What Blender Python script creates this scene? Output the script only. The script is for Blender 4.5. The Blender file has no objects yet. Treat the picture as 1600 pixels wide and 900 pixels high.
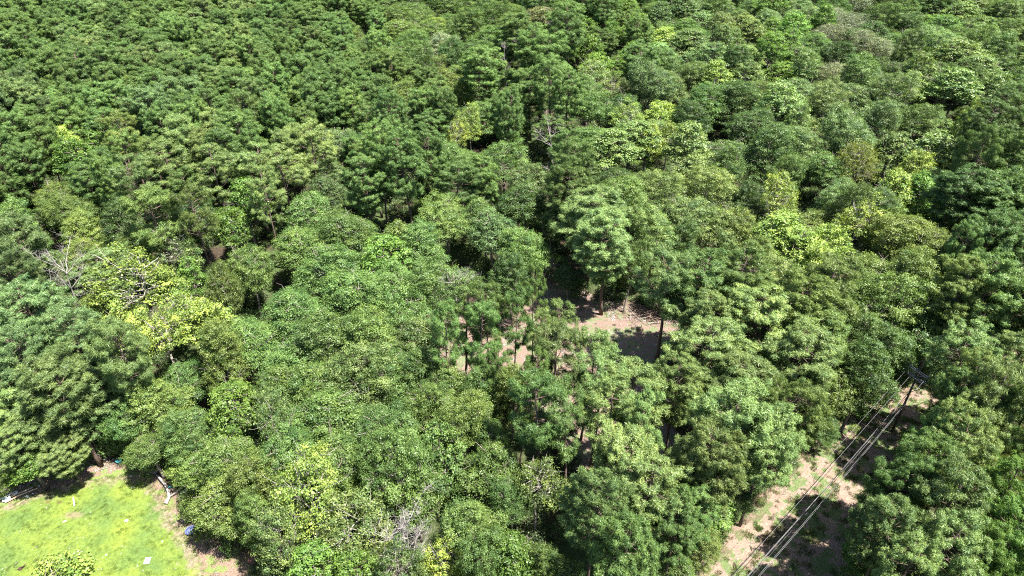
import bpy, math, random
import numpy as np
from mathutils import Vector, Matrix

rnd = random.Random(11)
rng = np.random.default_rng(11)
R = math.radians
S = bpy.context.scene
C = S.collection

# ------------------------------------------------------------------ camera
CAM_H, PITCH, F = 70.0, 35.0, 1067.0
cd = bpy.data.cameras.new("camera")
cam = bpy.data.objects.new("camera", cd)
C.objects.link(cam)
cam.location = (0, 0, CAM_H)
cam.rotation_euler = (R(90 - PITCH), 0, 0)
cd.sensor_width = 36.0
cd.lens = 36.0 * F / 1600.0
cd.clip_start = 1.0
cd.clip_end = 4000.0
S.camera = cam

# ------------------------------------------------------------------ light
SUN_DIR = Vector((0.80, -0.42, 2.05)).normalized()      # towards the sun
w = bpy.data.worlds.new("World")
S.world = w
w.use_nodes = True
wn = w.node_tree.nodes
bg = wn["Background"]
sky = wn.new("ShaderNodeTexSky")
sky.sky_type = 'NISHITA'
sky.sun_disc = False
sky.sun_elevation = math.asin(SUN_DIR.z)
sky.sun_rotation = math.atan2(SUN_DIR.x, SUN_DIR.y)
w.node_tree.links.new(sky.outputs[0], bg.inputs[0])
bg.inputs[1].default_value = 0.068
sd = bpy.data.lights.new("sun", 'SUN')
sd.energy = 4.6
sd.angle = R(0.5)
sd.color = (1.0, 0.955, 0.88)
sun = bpy.data.objects.new("sun", sd)
C.objects.link(sun)
sun.rotation_euler = (-SUN_DIR).to_track_quat('-Z', 'Y').to_euler()
S.view_settings.view_transform = 'Standard'
S.view_settings.look = 'None'
S.view_settings.exposure = 2.2
S.view_settings.gamma = 1.0
S.view_settings.use_curve_mapping = False
cy = S.cycles
cy.max_bounces = 5
cy.diffuse_bounces = 3
cy.glossy_bounces = 1
cy.transmission_bounces = 2
cy.transparent_max_bounces = 4
cy.caustics_reflective = False
cy.caustics_refractive = False
cy.use_denoising = False
cy.filter_width = 1.1
cy.use_adaptive_sampling = False

# ------------------------------------------------------------------ pixel <-> world
SP, CP = math.sin(R(PITCH)), math.cos(R(PITCH))


def at(px, py, z=0.0):
    """World point seen at photo pixel (1600x900), at height z above the ground."""
    x, y = (px - 800) / F, -(py - 450) / F
    down = SP - y * CP
    fwd = CP + y * SP
    t = (CAM_H - z) / down
    return (x * t, fwd * t, z)


def pix(X, Y, Z):
    dz = CAM_H - Z
    depth = Y * CP + dz * SP
    up = Y * SP - dz * CP
    return 800 + F * X / depth, 450 - F * up / depth, F / depth


# ------------------------------------------------------------------ helpers
def link(o):
    C.objects.link(o)
    return o


def tag(o, label=None, cat=None, group=None, kind=None):
    if label: o["label"] = label
    if cat: o["category"] = cat
    if group: o["group"] = group
    if kind: o["kind"] = kind
    return o


def np_mesh(name, verts, faces, mat, smooth=False, face_attr=None):
    """faces: (n,3) or (n,4) int array."""
    me = bpy.data.meshes.new(name)
    verts = np.asarray(verts, np.float32)
    faces = np.asarray(faces, np.int32)
    n, k = faces.shape
    me.vertices.add(len(verts))
    me.vertices.foreach_set("co", verts.ravel())
    me.loops.add(n * k)
    me.loops.foreach_set("vertex_index", faces.ravel())
    me.polygons.add(n)
    me.polygons.foreach_set("loop_start", np.arange(0, n * k, k, dtype=np.int32))
    if smooth:
        me.polygons.foreach_set("use_smooth", np.ones(n, bool))
    me.update(calc_edges=True)
    if mat is not None:
        me.materials.append(mat)
    if face_attr:
        for an, arr in face_attr.items():
            a = me.attributes.new(an, 'FLOAT', 'FACE')
            a.data.foreach_set("value", np.asarray(arr, np.float32))
    return me


class MB:
    """Collects tubes and boxes (quads only) for one mesh."""
    def __init__(self):
        self.v, self.f = [], []

    def tube(self, pts, radii, sides=6, cap=True):
        pts = [Vector(p) for p in pts]
        base = len(self.v)
        up = Vector((0.13, 0.31, 0.94)).normalized()
        for i, p in enumerate(pts):
            d = (pts[min(i + 1, len(pts) - 1)] - pts[max(i - 1, 0)])
            if d.length < 1e-6: d = Vector((0, 0, 1))
            d.normalize()
            a = d.cross(up)
            if a.length < 0.05: a = d.cross(Vector((1, 0, 0)))
            a.normalize()
            b = d.cross(a)
            r = radii[i] if hasattr(radii, '__len__') else radii
            for k in range(sides):
                t = 2 * math.pi * k / sides
                self.v.append(p + (a * math.cos(t) + b * math.sin(t)) * r)
        for i in range(len(pts) - 1):
            for k in range(sides):
                k2 = (k + 1) % sides
                self.f.append((base + i * sides + k, base + i * sides + k2,
                               base + (i + 1) * sides + k2, base + (i + 1) * sides + k))
        if cap:
            for i, ring in ((0, base), (1, base + (len(pts) - 1) * sides)):
                c = len(self.v)
                self.v.append(pts[0 if i == 0 else -1].copy())
                for k in range(0, sides, 2):
                    q = (c, ring + k, ring + (k + 1) % sides, ring + (k + 2) % sides)
                    self.f.append(q if i else q[::-1])
        return self

    def box(self, c, size, rz=0.0, ry=0.0, rx=0.0):
        m = Matrix.Translation(Vector(c)) @ Matrix.Rotation(rz, 4, 'Z') @ Matrix.Rotation(ry, 4, 'Y') @ Matrix.Rotation(rx, 4, 'X')
        b = len(self.v)
        for sx in (-1, 1):
            for sy in (-1, 1):
                for sz in (-1, 1):
                    self.v.append(m @ Vector((sx * size[0] / 2, sy * size[1] / 2, sz * size[2] / 2)))
        for f in ((0, 1, 3, 2), (4, 6, 7, 5), (0, 4, 5, 1), (2, 3, 7, 6), (0, 2, 6, 4), (1, 5, 7, 3)):
            self.f.append(tuple(b + i for i in f))
        return self

    def mesh(self, name, mat, smooth=True):
        return np_mesh(name, np.array([tuple(v) for v in self.v]), np.array(self.f), mat, smooth)

    def build(self, name, mat, parent=None, smooth=True):
        o = bpy.data.objects.new(name, self.mesh(name, mat, smooth))
        link(o)
        if parent: o.parent = parent
        return o


def wander(a, b, n, amp, sag=0.0):
    """A crooked path from a to b."""
    a, b = Vector(a), Vector(b)
    L = (b - a).length
    out = []
    off = Vector((0, 0, 0))
    for i in range(n + 1):
        t = i / n
        if 0 < i:
            off += Vector((rnd.gauss(0, 1), rnd.gauss(0, 1), rnd.gauss(0, .7))) * amp * L / n
        e = 1.0 if i else 0.0
        out.append(a.lerp(b, t) + off * e * (1 if t < .95 else .9) + Vector((0, 0, sag * L * 4 * t * (1 - t))))
    return out


# ------------------------------------------------------------------ materials
def new_mat(name):
    m = bpy.data.materials.new(name)
    m.use_nodes = True
    nt = m.node_tree
    for n in list(nt.nodes): nt.nodes.remove(n)
    out = nt.nodes.new("ShaderNodeOutputMaterial")
    return m, nt, out


def nd(nt, typ, **kw):
    n = nt.nodes.new(typ)
    for k, v in kw.items(): setattr(n, k, v)
    return n


def mix_rgb(nt, blend, fac, a, b):
    n = nt.nodes.new("ShaderNodeMix")
    n.data_type = 'RGBA'
    n.blend_type = blend
    for sock, val in ((n.inputs[0], fac), (n.inputs[6], a), (n.inputs[7], b)):
        if isinstance(val, bpy.types.NodeSocket): nt.links.new(val, sock)
        elif isinstance(val, (int, float)): sock.default_value = val
        else: sock.default_value = (*val, 1) if len(val) == 3 else val
    return n.outputs[2]


def math_n(nt, op, a, b=None, clamp=False):
    n = nt.nodes.new("ShaderNodeMath")
    n.operation = op
    n.use_clamp = clamp
    for sock, val in ((n.inputs[0], a), (n.inputs[1], b)):
        if val is None: continue
        if isinstance(val, bpy.types.NodeSocket): nt.links.new(val, sock)
        else: sock.default_value = val
    return n.outputs[0]


def noise(nt, scale, detail=4, rough=0.55, coord=None):
    tc = coord or nt.nodes.new("ShaderNodeTexCoord").outputs["Object"]
    n = nt.nodes.new("ShaderNodeTexNoise")
    n.inputs["Scale"].default_value = scale
    n.inputs["Detail"].default_value = detail
    n.inputs["Roughness"].default_value = rough
    nt.links.new(tc, n.inputs["Vector"])
    return n.outputs["Fac"]


def ramp(nt, fac, stops):
    n = nt.nodes.new("ShaderNodeValToRGB")
    el = n.color_ramp.elements
    while len(el) > 1: el.remove(el[-1])
    el[0].position, el[0].color = stops[0][0], (*stops[0][1], 1)
    for p, c in stops[1:]:
        e = el.new(p)
        e.color = (*c, 1)
    nt.links.new(fac, n.inputs[0])
    return n.outputs[0]


def leaf_mat(name, trans=0.32, gloss=0.022, spread=0.35):
    """Foliage: its hue comes from the tree's own 'tint' property, its light and dark leaves from the mesh's 'tone'."""
    m, nt, out = new_mat(name)
    tint = nd(nt, "ShaderNodeAttribute", attribute_type='INSTANCER', attribute_name="tint").outputs["Color"]
    tone = nd(nt, "ShaderNodeAttribute", attribute_type='GEOMETRY', attribute_name="tone").outputs["Fac"]
    # tone 0..1 : old dark leaf .. fresh light leaf
    dark = mix_rgb(nt, 'MULTIPLY', 1.0, tint, (0.52, 0.64, 0.64))
    light = mix_rgb(nt, 'MULTIPLY', 1.0, tint, (1.50, 1.36, 1.15))
    col = mix_rgb(nt, 'MIX', tone, dark, light)
    dif = nd(nt, "ShaderNodeBsdfDiffuse")
    tr = nd(nt, "ShaderNodeBsdfTranslucent")
    gl = nd(nt, "ShaderNodeBsdfGlossy")
    gl.inputs["Roughness"].default_value = 0.45
    gl.inputs["Color"].default_value = (0.9, 0.95, 0.85, 1)
    nt.links.new(col, dif.inputs["Color"])
    tcol = mix_rgb(nt, 'MULTIPLY', 1.0, col, (1.25, 1.35, 0.5))
    nt.links.new(tcol, tr.inputs["Color"])
    m1 = nd(nt, "ShaderNodeMixShader")
    m1.inputs[0].default_value = trans
    nt.links.new(dif.outputs[0], m1.inputs[1])
    nt.links.new(tr.outputs[0], m1.inputs[2])
    m2 = nd(nt, "ShaderNodeMixShader")
    m2.inputs[0].default_value = gloss
    nt.links.new(m1.outputs[0], m2.inputs[1])
    nt.links.new(gl.outputs[0], m2.inputs[2])
    nt.links.new(m2.outputs[0], out.inputs[0])
    return m


def rough_mat(name, c1, c2, scale=3.0, rough=0.9, detail=5, bump=0.0, spec=0.2, metallic=0.0):
    m, nt, out = new_mat(name)
    p = nd(nt, "ShaderNodeBsdfPrincipled")
    f = noise(nt, scale, detail, 0.6)
    col = ramp(nt, f, [(0.3, c1), (0.7, c2)])
    nt.links.new(col, p.inputs["Base Color"])
    p.inputs["Roughness"].default_value = rough
    p.inputs["Specular IOR Level"].default_value = spec
    p.inputs["Metallic"].default_value = metallic
    if bump:
        b = nd(nt, "ShaderNodeBump")
        b.inputs["Strength"].default_value = bump
        nt.links.new(f, b.inputs["Height"])
        nt.links.new(b.outputs[0], p.inputs["Normal"])
    nt.links.new(p.outputs[0], out.inputs[0])
    return m


M = {
    'leaf': leaf_mat("broad_leaf"),
    'needle': leaf_mat("pine_needle", trans=0.26, gloss=0.022),
    'bark': rough_mat("bark", (0.09, 0.075, 0.062), (0.25, 0.215, 0.185), 5, bump=0.5),
    'pine_bark': rough_mat("pine_bark", (0.06, 0.042, 0.033), (0.15, 0.11, 0.09), 5, bump=0.5),
    'pale_bark': rough_mat("pale_bark", (0.15, 0.13, 0.11), (0.34, 0.31, 0.28), 2.5, bump=0.3),
    'dead_wood': rough_mat("dead_wood", (0.18, 0.16, 0.145), (0.34, 0.31, 0.285), 2.0, bump=0.3),
    'grey_wood': rough_mat("grey_wood", (0.16, 0.14, 0.13), (0.36, 0.33, 0.31), 4.0, bump=0.3),
    'pole_wood': rough_mat("pole_wood", (0.035, 0.028, 0.024), (0.085, 0.07, 0.06), 4.0, bump=0.4),
    'red_wood': rough_mat("red_wood", (0.15, 0.10, 0.08), (0.36, 0.27, 0.22), 5.0, bump=0.3),
    'board': rough_mat("board", (0.42, 0.29, 0.18), (0.66, 0.52, 0.38), 3.0),
    'wire': rough_mat("wire", (0.13, 0.13, 0.135), (0.22, 0.22, 0.22), 1.0, rough=0.45, spec=0.5),
    'cable': rough_mat("cable", (0.02, 0.02, 0.022), (0.05, 0.05, 0.052), 1.0, rough=0.5, spec=0.5),
    'ceramic': rough_mat("ceramic", (0.25, 0.26, 0.28), (0.42, 0.42, 0.43), 2.0, rough=0.3, spec=0.5),
    'steel': rough_mat("steel", (0.32, 0.32, 0.33), (0.45, 0.45, 0.46), 2.0, rough=0.45, metallic=0.6),
    'white': rough_mat("white_paint", (0.62, 0.64, 0.66), (0.82, 0.83, 0.84), 3.0, rough=0.5),
    'pale_blue': rough_mat("pale_blue_plastic", (0.52, 0.62, 0.68), (0.68, 0.76, 0.80), 3.0, rough=0.5),
    'turquoise': rough_mat("turquoise_plastic", (0.07, 0.34, 0.34), (0.14, 0.50, 0.48), 3.0, rough=0.5),
    'blue': rough_mat("blue_plastic", (0.05, 0.07, 0.20), (0.20, 0.22, 0.40), 5.0, rough=0.5),
    'rust': rough_mat("rust", (0.12, 0.055, 0.045), (0.26, 0.12, 0.10), 5.0),
    'char': rough_mat("charred_wood", (0.02, 0.014, 0.012), (0.08, 0.045, 0.035), 6.0, bump=0.4),
}

# ------------------------------------------------------------------ ground
def ground_mat():
    m, nt, out = new_mat("forest_floor")
    p = nd(nt, "ShaderNodeBsdfPrincipled")
    p.inputs["Roughness"].default_value = 0.95
    p.inputs["Specular IOR Level"].default_value = 0.1
    a = noise(nt, 0.12, 5)
    b = noise(nt, 2.2, 6, 0.7)
    c1 = ramp(nt, b, [(0.3, (0.02, 0.015, 0.010)), (0.55, (0.045, 0.034, 0.024)), (0.75, (0.085, 0.065, 0.045))])
    c2 = ramp(nt, b, [(0.3, (0.022, 0.035, 0.012)), (0.7, (0.06, 0.09, 0.03))])
    f = ramp(nt, a, [(0.42, (0, 0, 0)), (0.58, (1, 1, 1))])
    nt.links.new(mix_rgb(nt, 'MIX', f, c1, c2), p.inputs["Base Color"])
    bp = nd(nt, "ShaderNodeBump")
    bp.inputs["Strength"].default_value = 0.6
    nt.links.new(b, bp.inputs["Height"])
    nt.links.new(bp.outputs[0], p.inputs["Normal"])
    nt.links.new(p.outputs[0], out.inputs[0])
    return m


g = np_mesh("forest_floor", [(-2500, -400, 0), (2500, -400, 0), (2500, 3500, 0), (-2500, 3500, 0)], [[0, 1, 2, 3]], ground_mat())
tag(link(bpy.data.objects.new("ground", g)), "brown leaf litter forest floor under the trees", kind="structure")


def poly_dist(P, poly):
    """signed distance (positive inside) of points P (n,2) to polygon."""
    poly = np.asarray(poly, float)
    n = len(poly)
    inside = np.zeros(len(P), bool)
    dmin = np.full(len(P), 1e9)
    for i in range(n):
        a, b = poly[i], poly[(i + 1) % n]
        ab = b - a
        t = np.clip(((P - a) @ ab) / max(ab @ ab, 1e-9), 0, 1)
        d = np.hypot(*(P - (a + t[:, None] * ab)).T)
        dmin = np.minimum(dmin, d)
        cond = ((a[1] > P[:, 1]) != (b[1] > P[:, 1]))
        xs = a[0] + (P[:, 1] - a[1]) * ab[0] / (ab[1] if abs(ab[1]) > 1e-9 else 1e-9)
        inside ^= cond & (P[:, 0] < xs)
    return np.where(inside, dmin, -dmin)


def wobble(P, s, seed):
    """cheap smooth 2-D noise for ragged edges"""
    r = np.random.default_rng(seed)
    v = np.zeros(len(P))
    for k in range(9):
        f = (0.25 + 1.7 * r.random()) / s
        th = r.random() * 6.28
        v += np.sin((P[:, 0] * math.cos(th) + P[:, 1] * math.sin(th)) * f * 6.28 + r.random() * 6.28)
    return v / 4.0


def sheet(name, poly, z, step, mat, ragged=0.6, relief=0.0, seed=1):
    poly = np.asarray(poly, float)
    lo, hi = poly.min(0) - 1, poly.max(0) + 1
    nx, ny = int((hi[0] - lo[0]) / step) + 1, int((hi[1] - lo[1]) / step) + 1
    xs = lo[0] + np.arange(nx) * step
    ys = lo[1] + np.arange(ny) * step
    X, Y = np.meshgrid(xs, ys)
    P = np.stack([X.ravel(), Y.ravel()], 1)
    d = poly_dist(P, poly) + wobble(P, 4.0, seed) * ragged + wobble(P, 1.3, seed + 40) * ragged * .6
    idx = np.arange(nx * ny).reshape(ny, nx)
    q = np.stack([idx[:-1, :-1], idx[:-1, 1:], idx[1:, 1:], idx[1:, :-1]], -1).reshape(-1, 4)
    keep = (d[q] > 0).all(1)
    q = q[keep]
    used = np.unique(q)
    remap = np.full(nx * ny, -1)
    remap[used] = np.arange(len(used))
    Z = z + relief * (1 + wobble(P, 2.2, seed + 5)) * np.clip(d, 0, 1)
    V = np.column_stack([P, Z])[used]
    me = np_mesh(name, V, remap[q], mat, smooth=True)
    a = me.attributes.new("edge", 'FLOAT', 'POINT')
    a.data.foreach_set("value", np.clip(d[used], 0, 6).astype(np.float32))
    o = link(bpy.data.objects.new(name, me))
    return o


def pg(pts):
    return [at(x, y)[:2] for x, y in pts]


def soil_mat(name, base, spots, grassc, grass_amt, edge_w=1.5, fine=5.0):
    """bare soil with patches of low weeds; the margin breaks up into leaf litter."""
    m, nt, out = new_mat(name)
    p = nd(nt, "ShaderNodeBsdfPrincipled")
    p.inputs["Roughness"].default_value = 0.95
    p.inputs["Specular IOR Level"].default_value = 0.15
    a = noise(nt, 0.35, 5, 0.6)
    b = noise(nt, fine, 6, 0.75)
    c = noise(nt, 0.8, 7, 0.65)
    col = ramp(nt, b, [(0.28, tuple(x * 0.62 for x in base)), (0.5, base), (0.72, spots)])
    lit = ramp(nt, b, [(0.35, (0.05, 0.035, 0.024)), (0.65, (0.16, 0.115, 0.085))])
    gr = ramp(nt, b, [(0.3, tuple(x * 0.5 for x in grassc)), (0.7, tuple(x * 1.3 for x in grassc))])
    mixv = math_n(nt, 'ADD', math_n(nt, 'MULTIPLY', a, 0.5), math_n(nt, 'MULTIPLY', c, 0.5))
    gf = ramp(nt, mixv, [(0.5 - grass_amt, (1, 1, 1)), (0.53 - grass_amt, (0, 0, 0))]) if grass_amt > -1 else None
    col = mix_rgb(nt, 'MIX', gf, col, gr)
    e = nd(nt, "ShaderNodeAttribute", attribute_type='GEOMETRY', attribute_name="edge").outputs["Fac"]
    ef = math_n(nt, 'MULTIPLY', e, 1.0 / edge_w)
    ef = math_n(nt, 'ADD', ef, math_n(nt, 'MULTIPLY', math_n(nt, 'SUBTRACT', c, 0.5), 3.0))
    ef = math_n(nt, 'SUBTRACT', ef, 0.15, clamp=True)
    col = mix_rgb(nt, 'MIX', ef, lit, col)
    nt.links.new(col, p.inputs["Base Color"])
    bp = nd(nt, "ShaderNodeBump")
    bp.inputs["Strength"].default_value = 0.7
    bp.inputs["Distance"].default_value = 0.15
    nt.links.new(b, bp.inputs["Height"])
    nt.links.new(bp.outputs[0], p.inputs["Normal"])
    nt.links.new(p.outputs[0], out.inputs[0])
    return m


CLEARING = pg([(672, 560), (692, 505), (715, 478), (760, 480), (800, 492), (826, 440), (842, 392), (866, 390), (884, 440),
               (930, 462), (985, 472), (1030, 486), (1062, 510), (1060, 560), (1046, 610), (1075, 690), (1050, 735),
               (950, 745), (900, 740), (870, 690), (820, 640), (740, 610)])
SOIL = pg([(-90, 800), (-30, 775), (40, 752), (95, 708), (150, 700), (205, 722), (252, 722), (275, 752), (296, 800),
           (318, 838), (360, 848), (398, 872), (412, 930), (410, 1010), (-140, 1010)])
LAWN = pg([(-110, 830), (-40, 806), (0, 792), (60, 772), (110, 757), (165, 745), (215, 742), (240, 752), (256, 780), (268, 800),
           (285, 830), (300, 850), (318, 880), (322, 930), (322, 1000), (-130, 1000)])
TRACK = pg([(1040, 935), (1095, 868), (1150, 812), (1215, 735), (1275, 680), (1320, 628), (1370, 592), (1440, 578),
            (1520, 560), (1620, 535), (1760, 515), (1780, 560), (1650, 600), (1540, 625), (1490, 660), (1460, 730),
            (1420, 800), (1385, 860), (1360, 920), (1330, 1010), (1290, 1250), (760, 1250), (960, 1010)])
GLADE = pg([(1560, 690), (1600, 660), (1660, 660), (1690, 740), (1640, 800), (1580, 790), (1550, 740)])

sheet("dirt_clearing", CLEARING, 0.004, 0.4,
      soil_mat("clearing_soil", (0.150, 0.105, 0.084), (0.24, 0.175, 0.145), (0.12, 0.14, 0.07), 0.03), 0.5, 0.05, 3)["kind"] = "structure"
sheet("soil_margin", SOIL, 0.004, 0.35,
      soil_mat("margin_soil", (0.155, 0.105, 0.08), (0.29, 0.22, 0.175), (0.13, 0.17, 0.05), 0.02), 0.4, 0.015, 5)["kind"] = "structure"
sheet("track", TRACK, 0.004, 0.4,
      soil_mat("track_soil", (0.18, 0.13, 0.10), (0.30, 0.235, 0.185), (0.095, 0.128, 0.048), 0.02), 0.6, 0.05, 7)["kind"] = "structure"
sheet("glade", GLADE, 0.004, 0.5,
      soil_mat("glade_soil", (0.13, 0.13, 0.06), (0.20, 0.19, 0.09), (0.11, 0.15, 0.05), 0.1), 0.5, 0.05, 9)["kind"] = "structure"


def lawn_mat():
    m, nt, out = new_mat("lawn_grass")
    p = nd(nt, "ShaderNodeBsdfPrincipled")
    p.inputs["Roughness"].default_value = 0.9
    p.inputs["Specular IOR Level"].default_value = 0.15
    a = noise(nt, 0.18, 4, 0.55)
    b = noise(nt, 3.5, 7, 0.75)
    c = noise(nt, 0.9, 6, 0.65)
    c1 = ramp(nt, a, [(0.38, (0.080, 0.130, 0.032)), (0.52, (0.115, 0.162, 0.030)), (0.64, (0.145, 0.184, 0.028))])
    d = ramp(nt, b, [(0.28, (0.48, 0.52, 0.5)), (0.5, (0.95, 0.95, 0.95)), (0.74, (1.4, 1.3, 1.5))])
    col = mix_rgb(nt, 'MULTIPLY', 1.0, c1, d)
    soil = ramp(nt, b, [(0.35, (0.09, 0.07, 0.045)), (0.65, (0.24, 0.20, 0.14))])
    e = nd(nt, "ShaderNodeAttribute", attribute_type='GEOMETRY', attribute_name="edge").outputs["Fac"]
    ef = math_n(nt, 'ADD', math_n(nt, 'MULTIPLY', e, 0.7), math_n(nt, 'MULTIPLY', math_n(nt, 'SUBTRACT', c, 0.5), 4.0))
    ef = math_n(nt, 'SUBTRACT', ef, 0.2, clamp=True)
    col = mix_rgb(nt, 'MIX', ef, soil, col)
    # thin worn patch
    tc = nt.nodes.new("ShaderNodeTexCoord").outputs["Object"]
    def patch(px, py, r, colr, col, sx=1.0):
        X, Y, _ = at(px, py)
        mp = nd(nt, "ShaderNodeMapping")
        mp.inputs["Location"].default_value = (-X / (r * sx), -Y / r, 0)
        mp.inputs["Scale"].default_value = (1 / (r * sx), 1 / r, 0)
        nt.links.new(tc, mp.inputs["Vector"])
        ln = nd(nt, "ShaderNodeVectorMath", operation='LENGTH')
        nt.links.new(mp.outputs[0], ln.inputs[0])
        f = math_n(nt, 'SUBTRACT', 1.25, ln.outputs["Value"])
        f = math_n(nt, 'ADD', f, math_n(nt, 'MULTIPLY', math_n(nt, 'SUBTRACT', b, 0.5), 3.5), clamp=True)
        f = math_n(nt, 'MULTIPLY', f, 0.85)
        return mix_rgb(nt, 'MIX', f, col, colr)
    col = patch(116, 806, 0.55, (0.17, 0.13, 0.09), col, 2.4)
    col = patch(105, 762, 0.35, (0.30, 0.24, 0.16), col, 3.0)
    col = patch(94, 786, 0.25, (0.07, 0.05, 0.025), col, 1.6)
    col = patch(75, 786, 0.30, (0.10, 0.08, 0.03), col, 1.0)
    nt.links.new(col, p.inputs["Base Color"])
    bp = nd(nt, "ShaderNodeBump")
    bp.inputs["Strength"].default_value = 0.9
    bp.inputs["Distance"].default_value = 0.12
    nt.links.new(b, bp.inputs["Height"])
    nt.links.new(bp.outputs[0], p.inputs["Normal"])
    nt.links.new(p.outputs[0], out.inputs[0])
    return m


sheet("lawn", LAWN, 0.13, 0.3, lawn_mat(), 0.25, 0.03, 11)["kind"] = "structure"


# ------------------------------------------------------------------ foliage meshes
def unit(a):
    return a / np.maximum(np.linalg.norm(a, axis=-1, keepdims=True), 1e-9)


def leaves(P, N, half_l, half_w, tone):
    """one diamond leaf clump per point; P,N (n,3)"""
    n = len(P)
    ref = unit(rng.normal(size=(n, 3)))
    U = unit(np.cross(N, ref))
    V = np.cross(N, U)
    s = rng.uniform(0.65, 1.3, (n, 1))
    a, b = U * half_l * s, V * half_w * s
    bend = N * half_l * 0.25 * s
    vs = np.stack([P - a - bend, P + b, P + a - bend, P - b], 1).reshape(-1, 3)
    fs = np.arange(4 * n).reshape(n, 4)
    return vs, fs, tone


def blob(center, r, n, flat=0.8, up=0.35, rand=0.8, fill=0.30):
    """leaf positions gathered in small sprays over a lumpy lobe, with the normals they lie along"""
    m = max(5, int(15 * (r / 0.8) ** 2))
    d = unit(rng.normal(size=(m, 3)) + np.array([0, 0, 0.25]))
    ax = rng.uniform(0.75, 1.3, 3) * np.array([1, 1, flat])
    sc = center + d * ax * r * rng.uniform(0.45, 1.05, (m, 1))
    k = rng.integers(0, m, n)
    sp = rng.uniform(0.13, 0.26, m)[k][:, None]
    e = rng.normal(size=(n, 3))
    P = sc[k] + e * sp * np.array([1, 1, 0.7])
    N = unit(d[k] * 0.8 + unit(e) * 0.35 + np.array([0, 0, up]) + rng.normal(size=(n, 3)) * rand * 0.45)
    return P, N


def pack(parts):
    V, Fc, T = [], [], []
    off = 0
    for v, f, t in parts:
        V.append(v); Fc.append(f + off); T.append(t)
        off += len(v)
    return np.concatenate(V), np.concatenate(Fc), np.concatenate(T)


def broad_tree(name, H=16.0, Rc=4.3, z0=4.5, lobes=150, per=540, lobe_r=(0.45, 1.15), leaf=(0.078, 0.049), bark='bark',
               shape='round', trunk_r=0.24, gap=0.0, limb_r=0.10, twig=True, tone_sd=0.18, bare=4):
    """returns (trunk mesh, crown mesh); the crown is built of lobes carried by limbs"""
    zc = z0 + (H - z0) * 0.45
    az, au = zc - z0, H - zc
    cs = []
    bumps = [(unit(rng.normal(size=3)), rng.uniform(0.12, 0.42)) for _ in range(8)]
    tries = 0
    CA = np.zeros((lobes + 1, 4))
    while len(cs) < lobes and tries < 14000:
        tries += 1
        d = unit(rng.normal(size=3))
        if d[2] < -0.55: continue
        k = 1.0
        for bd, amt in bumps:
            k += amt * (max(0, float(d @ bd)) ** 4) - 0.045
        u = rng.uniform(0.3, 1) ** 0.35 * k * 0.86
        if shape == 'upright':
            hor = Rc * (1.0 - 0.55 * max(0, d[2]))
        elif shape == 'open':
            hor = Rc
        else:
            hor = Rc
        c = np.array([d[0] * hor * u, d[1] * hor * u, zc + d[2] * (au if d[2] > 0 else az) * u])
        r = rng.uniform(*lobe_r)
        m_ = len(cs)
        if m_ and (((CA[:m_, :3] - c) ** 2).sum(1) < ((CA[:m_, 3] + r) * (0.62 + gap)) ** 2).any(): continue
        CA[m_] = (*c, r)
        cs.append((c, r))
    mb = MB()
    lean = Vector((rnd.uniform(-.4, .4), rnd.uniform(-.4, .4), 0))
    fork = Vector((lean.x * .5, lean.y * .5, z0 + (H - z0) * 0.12))
    tip = Vector((lean.x, lean.y, z0 + (H - z0) * 0.75))
    tp = wander((0, 0, -0.3), fork, 5, 0.04)
    mb.tube(tp, [trunk_r * (1.25 if i == 0 else 1 - 0.08 * i) for i in range(6)], 8)
    up = wander(tp[-1], tip, 5, 0.07)
    mb.tube(up, [trunk_r * .65, trunk_r * .55, trunk_r * .42, trunk_r * .3, trunk_r * .2, trunk_r * .1], 6)
    nodes = list(up) + [p for p in tp[3:]]
    nmain = 11
    mains = []
    for k in range(nmain):
        a = 2 * math.pi * (k * 0.382 + rnd.random() * .1)
        zz = z0 + (H - z0) * rnd.uniform(0.18, 0.72)
        rr = Rc * rnd.uniform(0.5, 0.72) * (1 - 0.35 * (zz - z0) / (H - z0))
        st = rnd.choice(nodes[:5] + nodes[-2:])
        path = wander(st, (math.cos(a) * rr, math.sin(a) * rr, max(zz, st.z + 0.8)), 5, 0.12)
        mb.tube(path, [limb_r * .8, limb_r * .66, limb_r * .54, limb_r * .42, limb_r * .32, limb_r * .2], 5, cap=False)
        mains.append(path)
    allp = [p for m_ in mains for p in m_[2:]] + up[3:]
    parts = []
    for i, (c, r) in enumerate(cs):
        cv = Vector(c)
        q = min(allp, key=lambda p: (p - cv).length + max(0, p.z - cv.z) * 1.5)
        if twig:
            end = cv + (cv - q).normalized() * r * (0.75 if i < bare else 0.3)
            path = wander(q, end, 4, 0.13)
            mb.tube(path, [limb_r * .28, limb_r * .23, limb_r * .18, limb_r * .13, limb_r * .06], 4, cap=False)
            if i < bare:
                for _ in range(3):
                    e2 = end + Vector((rnd.gauss(0, .6), rnd.gauss(0, .6), rnd.uniform(.2, 1.0)))
                    mb.tube(wander(path[2], e2, 3, .15), [limb_r * .24, limb_r * .2, limb_r * .15, limb_r * .07], 4, cap=False)
        n = int(per * (r / 0.95) ** 2 * (0.12 if i < bare else 1))
        P, N = blob(c, r, n)
        lt = rng.normal(0.42, tone_sd)
        tone = np.clip(lt + rng.normal(0, 0.20, n) + 0.10 * (P[:, 2] - c[2]) / r, 0, 1)
        parts.append(leaves(P, N, leaf[0], leaf[1], tone))
    V, Fc, T = pack(parts)
    return mb.mesh(name + "_trunk", M[bark]), np_mesh(name + "_crown", V, Fc, M['leaf'], face_attr={"tone": T})


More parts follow.
